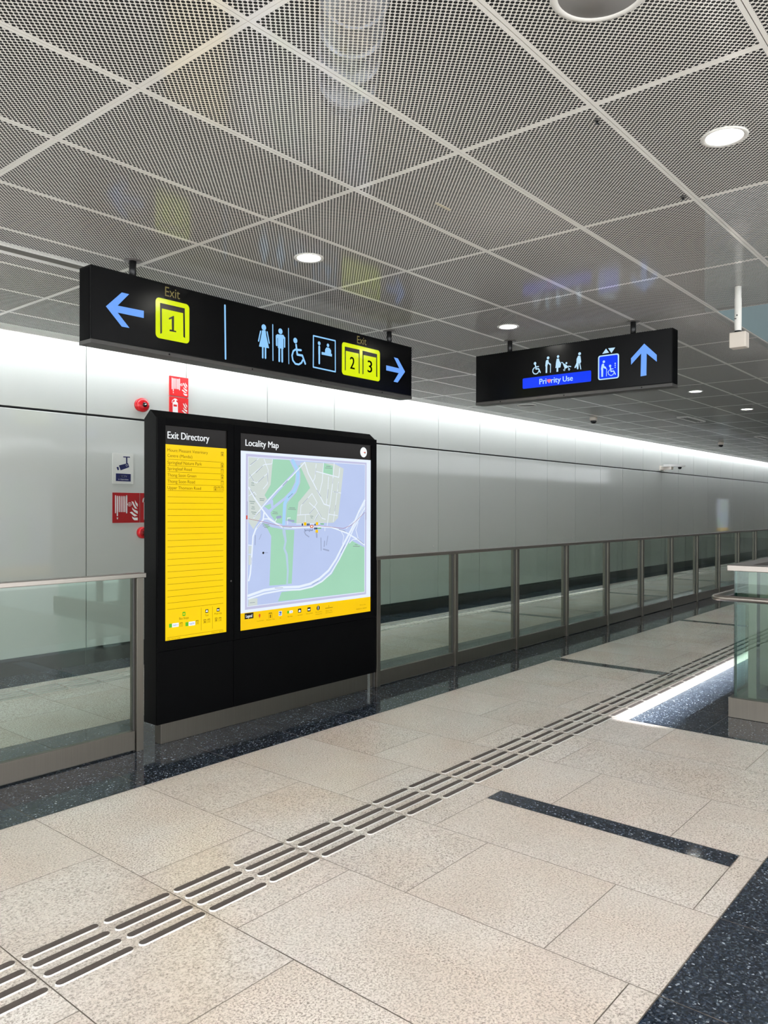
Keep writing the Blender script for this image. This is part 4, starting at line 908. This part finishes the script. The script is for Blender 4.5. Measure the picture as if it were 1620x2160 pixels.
# ------------------------------------------------------------------ information kiosk
def kiosk():
    t = thing('information_kiosk', 'freestanding black kiosk with backlit yellow exit directory and locality map', 'information board', (4.04, 4.487, 0))
    x0, x1 = 2.942, 5.142
    mb = MB(); mb.prism([(4.418, .146), (4.418, 2.163), (4.487, 2.219), (4.556, 2.163), (4.556, .146)], x0, x1, 'black'); mb.build('cabinet', t)
    mb = MB(); mb.box((x0 + .06, 4.452, 0), (x1 - .06, 4.522, .15), 'steel'); mb.build('plinth', t, bevel=.002)
    def frame(a, b, c, d, ia, ib, ic, id_, y0, y1, name):
        mb = MB()
        for q in ((a, c, ia, d), (ib, c, b, d), (ia, c, ib, ic), (ia, id_, ib, d)): mb.box((q[0], y0, q[1]), (q[2], y1, q[3]), 'black2' if name == 'door' else 'black')
        return mb.build(name, t, bevel=.0012)
    frame(x0 + .001, 3.573, .627, 2.166, 3.004, 3.517, .690, 2.117, 4.404, 4.4185, 'door')
    frame(3.577, x1 - .001, .627, 2.166, 3.636, 5.077, .682, 2.113, 4.404, 4.4185, 'door')
    mb = MB(); mb.box((x0 + .001, 4.406, .146), (3.573, 4.4185, .623), 'black2'); mb.build('lower_panel', t, bevel=.0012)
    mb = MB(); mb.box((3.577, 4.406, .146), (x1 - .001, 4.4185, .623), 'black2'); mb.build('lower_panel', t, bevel=.0012)
    mb = MB(); mb.lathe([(.007, 0), (.007, -.003), (.003, -.004)], (3.548, 4.404, 1.05), 'edge', axis=1, n=12); mb.build('lock', t)
    K = ART_K; sub = {}
    for e in K:
        p = e[0]; sub.setdefault(p, None)
    face = Face((0, 4.4180, 0), (1, 0, 0), (0, -1, 0))
    dirn = ('directory_lettering', 'directory_rule', 'exit_number', 'bus_icon', 'taxi_icon', 'car_icon')
    first = [e for e in K if e[0] == 'directory_poster']; d = artwork(first, face, t, start=.001)['directory_poster']
    artwork([e for e in K if e[0] in dirn or (e[0] == 'title_lettering' and e[3][0].startswith('Exit'))], face, d, start=.0014, step=.00001)
    first = [e for e in K if e[0] == 'map_poster']; mp_ = artwork(first, face, t, start=.001)['map_poster']
    artwork([e for e in K if e[0] not in dirn and e[0] not in ('directory_poster', 'map_poster') and not (e[0] == 'title_lettering' and e[3][0].startswith('Exit'))], face, mp_, start=.0012, step=.00001)
    # rear face: the same large map, read from behind
    face = Face((3.636 + 5.077, 4.556, 0), (-1, 0, 0), (0, 1, 0))
    mb = MB(); mb.box((3.577, 4.556, .627), (x1 - .001, 4.5565, 2.166), 'black2'); mb.build('rear_door', t)
    mr = artwork([e for e in K if e[0] == 'map_poster'], face, t, start=.001)['map_poster']
    artwork([e for e in K if e[0].split('#')[0] in ('map_ground', 'map_frame', 'map_park', 'map_estate', 'map_road', 'legend_strip')], face, mr, start=.0012, step=.00001)
    for o in (d,): o['label'] = 'yellow exit directory poster'
    return t
ki = kiosk()
k2 = copy_tree(ki); k2.location.x += 29.45; k2['label'] = 'distant black kiosk seen only as a yellow and white reflection in the wall panels'

# ------------------------------------------------------------------ glass railings
def railing(name, label, posts, x_start, x_end, cap0, cap1):
    """top rail, posts, glass panes and bottom channels; posts lists the right edge of every post"""
    t = thing(name, label, 'railing', ((x_start + x_end) / 2, 4.48, 0))
    mb = MB(); mb.box((cap0, 4.437, 1.118), (cap1, 4.515, 1.148), 'steelh'); mb.build('top_rail', t, bevel=.003)
    edges = []
    for px in posts:
        mb = MB(); mb.box((px - .05, 4.440, 0), (px, 4.520, 1.118), 'steel'); mb.box((px - .062, 4.462, .0), (px + .012, 4.484, 1.118), 'edge'); mb.build('post', t, bevel=.0015)
        edges += [px - .055, px + .005]
    ed = [x_start] + edges + [x_end] if x_start < posts[0] - .2 else edges + [x_end]
    if x_start < posts[0] - .2: pairs = [(ed[k], ed[k + 1]) for k in range(0, len(ed) - 1, 2)]
    else: pairs = [(edges[k], edges[k + 1]) for k in range(1, len(edges) - 1, 2)] + ([(edges[-1], x_end)] if x_end > edges[-1] + .2 else [])
    for a, b in pairs:
        if b - a < .1: continue
        mb = MB(); mb.box((a, 4.452, .008), (b, 4.498, .132), 'steel'); mb.build('bottom_channel', t, bevel=.003)
        mb = MB(); mb.box((a + .004, 4.468, .132), (b - .004, 4.480, 1.118), 'glass', skip='tb'); mb.build('glass_pane', t)
    return t
railing('glass_railing', 'short glass railing ending at the left side of the black kiosk', [-.735, .465, 1.665, 2.865], -2.5, 2.865, -2.5, 2.882)
railing('glass_railing', 'long glass railing running from the kiosk into the distance', [5.242 + 1.2 * k for k in range(23)], 5.19, 32.2, 5.17, 32.3)
railing('glass_railing', 'farthest glass railing beyond the end of the long one', [34.85 + 1.2 * k for k in range(9)], 34.8, 45, 34.78, 45.5)

# ------------------------------------------------------------------ balustrade round the stair void
def balustrade():
    t = thing('stair_balustrade', 'glass balustrade with round steel handrail at the right edge, round the stair void', 'railing', (6.2, 1.75, 0))
    bx, by = 6.18, 1.79
    mb = MB(); mb.box((bx, -3.2, 0), (bx + .12, by, .15), 'steel'); mb.box((bx + .12, by - .12, 0), (16.3, by, .15), 'steel'); mb.build('base_plinth', t, bevel=.003)
    mb = MB(); mb.box((bx - .01, -3.2, 1.105), (bx + .13, by + .01, 1.150), 'steelh'); mb.box((bx + .13, by - .13, 1.105), (16.3, by + .01, 1.150), 'steelh'); mb.build('top_rail', t, bevel=.004)
    for a in ((bx + .035, .62, by - .03), (bx + .035, -.60, .60), (bx + .035, -1.82, -.62), (bx + .035, -3.1, -1.84)):
        mb = MB(); mb.box((a[0], a[1], .15), (a[0] + .016, a[2], 1.105), 'glass2', skip='tbn')
        mb.face([(a[0], a[2], .15), (a[0] + .016, a[2], .15), (a[0] + .016, a[2], 1.105), (a[0], a[2], 1.105)], 'glassedge'); mb.build('glass_pane', t)
    for k in range(8):
        x0 = bx + .055 + 1.25 * k
        mb = MB(); mb.box((x0, by - .046, .15), (x0 + 1.235, by - .030, 1.105), 'glass2', skip='tbw'); mb.box((x0, by - .046, .15), (x0 + .001, by - .030, 1.105), 'glassedge', skip='tb'); mb.build('glass_pane', t)
    for (x, y) in [(bx + .075, 1.64), (bx + .075, .42), (bx + .075, -.80), (bx + .075, -2.0)]:
        mb = MB(); mb.box((x, y - .03, .1), (x + .09, y + .03, 1.11), 'steel'); mb.build('post', t, bevel=.002)
    for k in range(8):
        x = bx + .62 + 1.25 * k
        mb = MB(); mb.box((x, by - .14, .1), (x + .06, by - .055, 1.11), 'steel'); mb.build('post', t, bevel=.002)
    r = .021; z = .905; ox, oy = bx - .09, by + .09
    pts = [(ox, -3.1, z)] + [(ox, -2.4 + .8 * k, z) for k in range(5)] + [(ox, oy - .06, z)] + [(ox + .06 - .06 * math.cos(a), oy - .06 + .06 * math.sin(a), z) for a in (.4, .8, 1.2)] + [(ox + .06, oy, z)] + [(ox + 1.2 * k, oy, z) for k in range(1, 9)]
    mb = MB(); mb.tube(pts, r, 'steelh', 18); h = mb.build('handrail', t)
    for (x, y, dx, dy) in [(ox, 1.1, 1, 0), (ox, -.1, 1, 0), (ox + 1.0, oy, 0, -1), (ox + 2.2, oy, 0, -1)]:
        mb = MB(); mb.tube([(x, y, z - .015), (x + dx * .06, y + dy * .06, z - .05), (x + dx * .125, y + dy * .125, z - .05)], .008, 'steelh', 10); mb.build('bracket', h)
    return t
balustrade()

# ------------------------------------------------------------------ tactile guide bars
def bar_mesh(top, side='polish'):
    mb = MB(); L_, w = .290, .0190
    def ring(r, z, sh=0):
        n = 6; c = L_ / 2 - w; out = []
        for k in range(n + 1): a = -math.pi / 2 + math.pi * k / n; out.append((c + r * math.cos(a), r * math.sin(a), z))
        for k in range(n + 1): a = math.pi / 2 + math.pi * k / n; out.append((-c + r * math.cos(a), r * math.sin(a), z))
        return out
    a, b = ring(w, 0), ring(w - .0030, .005); n = len(a)
    for k in range(n): mb.face([a[k], a[(k + 1) % n], b[(k + 1) % n], b[k]], side)
    mb.face(b, top)
    return mb
def tactile(rows, x_from, n_single, n_all, top, label, group, stuff_label):
    proto = None; rest = MB(); src = bar_mesh(top)
    for i in range(n_all):
        xc = x_from + .31125 * i + .012 + .1445
        for y in rows:
            if i < n_single:
                if proto is None: proto = src.build('tactile_bar'); tag(proto, label, 'floor stud', group); o = proto
                else: o = proto.copy(); COL.objects.link(o)
                o.location = (xc, y, .0001)
            else:
                for f, m_ in zip(src.f, src.m): rest.face([(src.v[q][0] + xc, src.v[q][1] + y, src.v[q][2]) for q in f], src.mats[m_])
    if rest.f:
        o = rest.build('tactile_bars_far', kind='stuff'); o.name = 'tactile_bars'; tag(o, stuff_label, 'floor studs')
tactile((2.463, 2.541, 2.619, 2.697), TX0 - .6225 * 2, 40, 130, 'bartop', 'dark-topped steel guide bar set in the beige floor this side of the glass railing', 'dark guide bars in the foreground floor', 'far end of the four dark rows of guide bars this side of the railing')
tactile((6.450, 6.525, 6.600, 6.675), TX0, 34, 130, 'barlight', 'pale steel guide bar in the floor behind the glass railing', 'pale guide bars behind the railing', 'far end of the pale rows of guide bars behind the railing')

# ------------------------------------------------------------------ things on the wall
def wall_sign(name, label, cat, x0, z0, x1, z1, base, thick=.006, group=None, rim=None):
    t = thing(name, label, cat, ((x0 + x1) / 2, YW, (z0 + z1) / 2), group)
    mb = MB(); mb.box((x0, YW - thick, z0), (x1, YW, z1), base); mb.build('plate', t, bevel=.001)
    return t, Face((0, YW - thick, 0), (1, 0, 0), (0, -1, 0))
t, f = wall_sign('cctv_sign', 'small white CCTV notice with navy camera symbol, left of the kiosk', 'sign', 4.341, 1.82, 4.582, 2.136, 'board')
artwork(ART_W, f, t)
t, f = wall_sign('fire_hose_sign', 'dark red fire hose sign under the white CCTV notice', 'sign', 4.341, 1.414, 4.655, 1.727, 'signred')
artwork(glyphs(HOSE_GLYPH, (4.341, 1.414, 4.655, 1.727), 'signwhite') + glyphs(FLAME_GLYPH, (4.341, 1.414, 4.655, 1.727), 'signwhite', 'flame_symbol'), f, t)
t, f = wall_sign('fire_extinguisher_sign', 'dark red sign mostly hidden by the kiosk edge, right of the hose sign', 'sign', 4.662, 1.414, 4.976, 1.727, 'signred')
artwork(glyphs(EXTINGUISHER_GLYPH, (4.662, 1.414, 4.976, 1.727), 'signwhite') + glyphs(EXTINGUISHER_LABEL, (4.662, 1.414, 4.976, 1.727), 'signred') + glyphs(FLAME_GLYPH, (4.662, 1.414, 4.976, 1.727), 'signwhite', 'flame_symbol'), f, t)
t, f = wall_sign('fire_hose_sign', 'bright red hose reel sign high on the wall above the kiosk', 'sign', 5.022, 2.803, 5.262, 3.018, 'signred2', .02)
artwork(glyphs(HOSE_GLYPH, (5.022, 2.803, 5.262, 3.018), 'signwhite') + glyphs(FLAME_GLYPH, (5.022, 2.803, 5.262, 3.018), 'signwhite', 'flame_symbol'), f, t)
t, f = wall_sign('fire_extinguisher_sign', 'bright red extinguisher sign just above the kiosk top, below the hose reel sign', 'sign', 5.022, 2.575, 5.262, 2.792, 'signred2', .02)
artwork(glyphs(EXTINGUISHER_GLYPH, (5.022, 2.575, 5.262, 2.792), 'signwhite') + glyphs(EXTINGUISHER_LABEL, (5.022, 2.575, 5.262, 2.792), 'signred2') + glyphs(FLAME_GLYPH, (5.022, 2.575, 5.262, 2.792), 'signwhite', 'flame_symbol'), f, t)
t = thing('fire_bell', 'round red fire alarm bell on the wall above the kiosk corner', 'alarm bell', (4.675, 7.3, 2.66))
mb = MB(); mb.lathe([(.0, 0), (.066, 0), (.066, -.02), (.0, -.02)], (4.66, 7.3, 2.66), 'red', axis=1, n=40); mb.build('back_plate', t)
mb = MB(); mb.lathe([(.074, -.022), (.076, -.030), (.073, -.045), (.058, -.062), (.032, -.070), (.0, -.071)], (4.675, 7.3, 2.66), 'red', axis=1, n=40); mb.build('gong', t)
mb = MB(); mb.lathe([(.026, -.070), (.024, -.078), (.012, -.080), (.0, -.080)], (4.675, 7.3, 2.66), 'lensdark', axis=1, n=24); b = mb.build('hub', t)
mb = MB(); mb.lathe([(.008, -.080), (.007, -.086), (.0, -.087)], (4.675, 7.3, 2.66), 'polish', axis=1, n=14); mb.build('screw', b)
t = thing('alarm_sounder', 'small round red alarm device on the wall, half behind the kiosk', 'alarm', (4.69, 7.3, 1.307))
mb = MB(); mb.lathe([(.0, 0), (.062, 0), (.062, -.025), (.056, -.05), (.052, -.052)], (4.685, 7.3, 1.307), 'red', axis=1, n=40); mb.build('housing', t)
mb = MB(); mb.lathe([(.052, -.050), (.047, -.054), (.0, -.054)], (4.685, 7.3, 1.307), 'signred', axis=1, n=32); g_ = mb.build('front_grille', t)
mb = MB()
for k in range(4): mb.box((4.66, 7.2435, 1.318 - .012 * k), (4.71, 7.2462, 1.323 - .012 * k), 'lensdark')
mb.build('slots', g_)
for x, w in ((9.899, 'left'), (14.675, 'middle'), (19.496, 'right')):
    mb = MB(); mb.lathe([(.012, 0), (.011, -.006), (.0, -.007)], (x, 7.3, .975), 'polish', axis=1, n=14)
    tag(mb.build('wall_bolt'), 'tiny steel bolt low on the wall panels, %s of three above the railing' % w, 'bolt')
# security camera on the wall far along the corridor
t = thing('security_camera', 'white box security camera with dark dome on the far wall above the panel joint', 'camera', (20.2, 7.2, 2.64))
cx, cy = 19.45, 7.22; d = Vector((.643, -.766, 0)).normalized(); n_ = Vector((-d.y, d.x, 0))
def obox(mb, c, a, b, l0, l1, h, w0, w1, z0, z1, m):     # box along direction d
    P = [c + d * l + n_ * w + Vector((0, 0, z)) for z in (z0, z1) for l, w in ((l0, w0), (l1, w0), (l1, w1), (l0, w1))]
    for q in ((0, 3, 2, 1), (4, 5, 6, 7), (0, 1, 5, 4), (1, 2, 6, 5), (2, 3, 7, 6), (3, 0, 4, 7)): mb.face([P[j] for j in q], m)
c0 = Vector((cx, cy, 0))
mb = MB(); obox(mb, c0, 0, 0, 0, .54, 0, -.07, .07, 2.63, 2.665, 'white'); obox(mb, c0, 0, 0, .04, .48, 0, -.055, .055, 2.665, 2.69, 'white'); mb.build('housing', t, bevel=.01)
mb = MB(); mb.box((cx + .05, 7.02, 2.56), (cx + .17, 7.3, 2.63), 'offwhite'); mb.box((cx, 7.28, 2.54), (cx + .3, 7.3, 2.66), 'offwhite'); mb.build('wall_bracket', t)
p = c0 + d * .43; mb = MB(); mb.lathe([(.045, 0), (.043, -.025), (.03, -.05), (.0, -.058)], (p.x, p.y, 2.625), 'lensdark', n=24); mb.build('dome', t)

# ------------------------------------------------------------------ things on the ceiling
def slot_vent(x0, x1, y0, y1, label, z=3.14):
    t = thing('slot_vent', label, 'vent', ((x0 + x1) / 2, (y0 + y1) / 2, z))
    mb = MB()
    for a in ((x0, y0, x1, y0 + .012), (x0, y1 - .012, x1, y1), (x0, y0, x0 + .012, y1), (x1 - .012, y0, x1, y1)): mb.box((a[0], a[1], z - .003), (a[2], a[3], z + .02), 'white')
    mb.build('frame', t)
    mb = MB(); mb.box((x0 + .012, y0 + .012, z + .012), (x1 - .012, y1 - .012, z + .02), 'slot' if x0 < 0 else 'slotdark')
    if x0 > 0:
        for k in range(1, 4): yy = y0 + (y1 - y0) * k / 4; mb.box((x0 + .012, yy - .006, z), (x1 - .012, yy + .006, z + .013), 'slotdark')
    mb.build('louvre', t)
slot_vent(XA + .1, 4.04, 4.747, 4.898, 'long grey slot in the ceiling, running behind the left end of the exit sign')
slot_vent(13.52, 14.45, 4.59, 4.78, 'dark slotted vent in the far ceiling above the wall camera')
slot_vent(18.15, 19.1, 4.59, 4.75, 'farthest dark slotted vent, at the right edge of the ceiling')
def speaker(x, y, r, label, rim='white'):
    t = thing('ceiling_speaker', label, 'speaker', (x, y, 3.14))
    mb = MB(); mb.lathe([(r, .002), (r, -.004), (r - .008, -.006), (r - .022, -.006), (r - .024, -.002)], (x, y, 3.14), rim, n=48, cap=False); mb.build('rim', t)
    mb = MB(); mb.lathe([(0, -.004), (r - .023, -.003), (r - .023, .01)], (x, y, 3.14), 'grey', n=48); mb.build('grille', t)
speaker(2.232, 1.0225, .152, 'round grey speaker with white rim at the top edge of the photo')
speaker(10.46, 5.965, .15, 'flat round grey speaker in the ceiling below the priority sign')
for x, y, l in ((12.54, 5.85, 'small dome camera on the ceiling beyond the priority sign, the nearer of two'), (19.1, 5.72, 'farther of the two small ceiling dome cameras, near the cove light')):
    t = thing('dome_camera', l, 'camera', (x, y, 3.14))
    mb = MB(); mb.lathe([(.0, 0), (.065, 0), (.065, -.035), (.058, -.06)], (x, y, 3.14), 'offwhite', n=28); mb.build('base', t)
    mb = MB(); mb.lathe([(.052, -.058), (.048, -.085), (.03, -.105), (.0, -.11)], (x, y, 3.14), 'lensdark', n=28); mb.build('dome', t)
t = thing('ceiling_sensor', 'cream square sensor hanging on a white tube, right of the priority sign', 'sensor', (5.82, 1.63, 3.14))
mb = MB(); mb.lathe([(.022, 0), (.022, -.08), (.0235, -.082), (.0235, -.30), (.021, -.318)], (5.82, 1.63, 3.14), 'white', n=24); p_ = mb.build('tube', t)
mb = MB(); mb.box((5.7955, 1.635, 2.91), (5.798, 1.648, 2.915), 'lensdark'); mb.box((5.7955, 1.627, 2.93), (5.798, 1.634, 2.94), 'lensdark'); mb.build('printed_marks', p_)
mb = MB(); mb.box((5.775, 1.567, 2.706), (5.865, 1.677, 2.814), 'offwhite'); mb.build('sensor_box', t, bevel=.006)
mb = MB(); mb.lathe([(.022, 0), (.026, -.008), (.026, -.016)], (5.82, 1.63, 2.83), 'lensdark', n=20); mb.build('collar', t)
mb = MB(); mb.box((3.238, 2.368, 3.1385), (3.366, 2.386, 3.14), 'tape'); tag(mb.build('label_tape'), 'narrow cream tape strip stuck on the ceiling, right of centre', 'tape')
for x, y, l in ((2.961, 1.369, 'small dark sprinkler tip beside the ceiling joint at upper right'), (3.962, 1.373, 'tiny dark sprinkler tip below the largest downlight, beside a ceiling joint')):
    t = thing('sprinkler', l, 'sprinkler', (x, y, 3.14))
    mb = MB(); mb.lathe([(.0, 0), (.013, 0), (.011, -.006), (.0, -.008)], (x, y, 3.14), 'edge', n=16); mb.build('rosette', t)
    mb = MB(); mb.lathe([(.004, -.006), (.004, -.016), (.008, -.017), (.0, -.018)], (x, y, 3.14), 'lensdark', n=12); mb.build('tip', t)
# services glimpsed through the holes of the ceiling
t = thing('air_duct', 'grey galvanised duct glimpsed through the ceiling holes at the top of the photo', 'duct', (2.35, 2.2, 3.5))
mb = MB(); mb.tube([(2.05, 1.85, 3.55), (2.72, 2.52, 3.55)], .13, 'duct', 28); mb.build('duct_body', t)
mb = MB()
for k in range(5): a = .03 + .14 * k; mb.tube([(2.05 + a, 1.85 + a, 3.55), (2.06 + a, 1.86 + a, 3.55)], .14, 'duct', 28)
mb.build('collar', t)
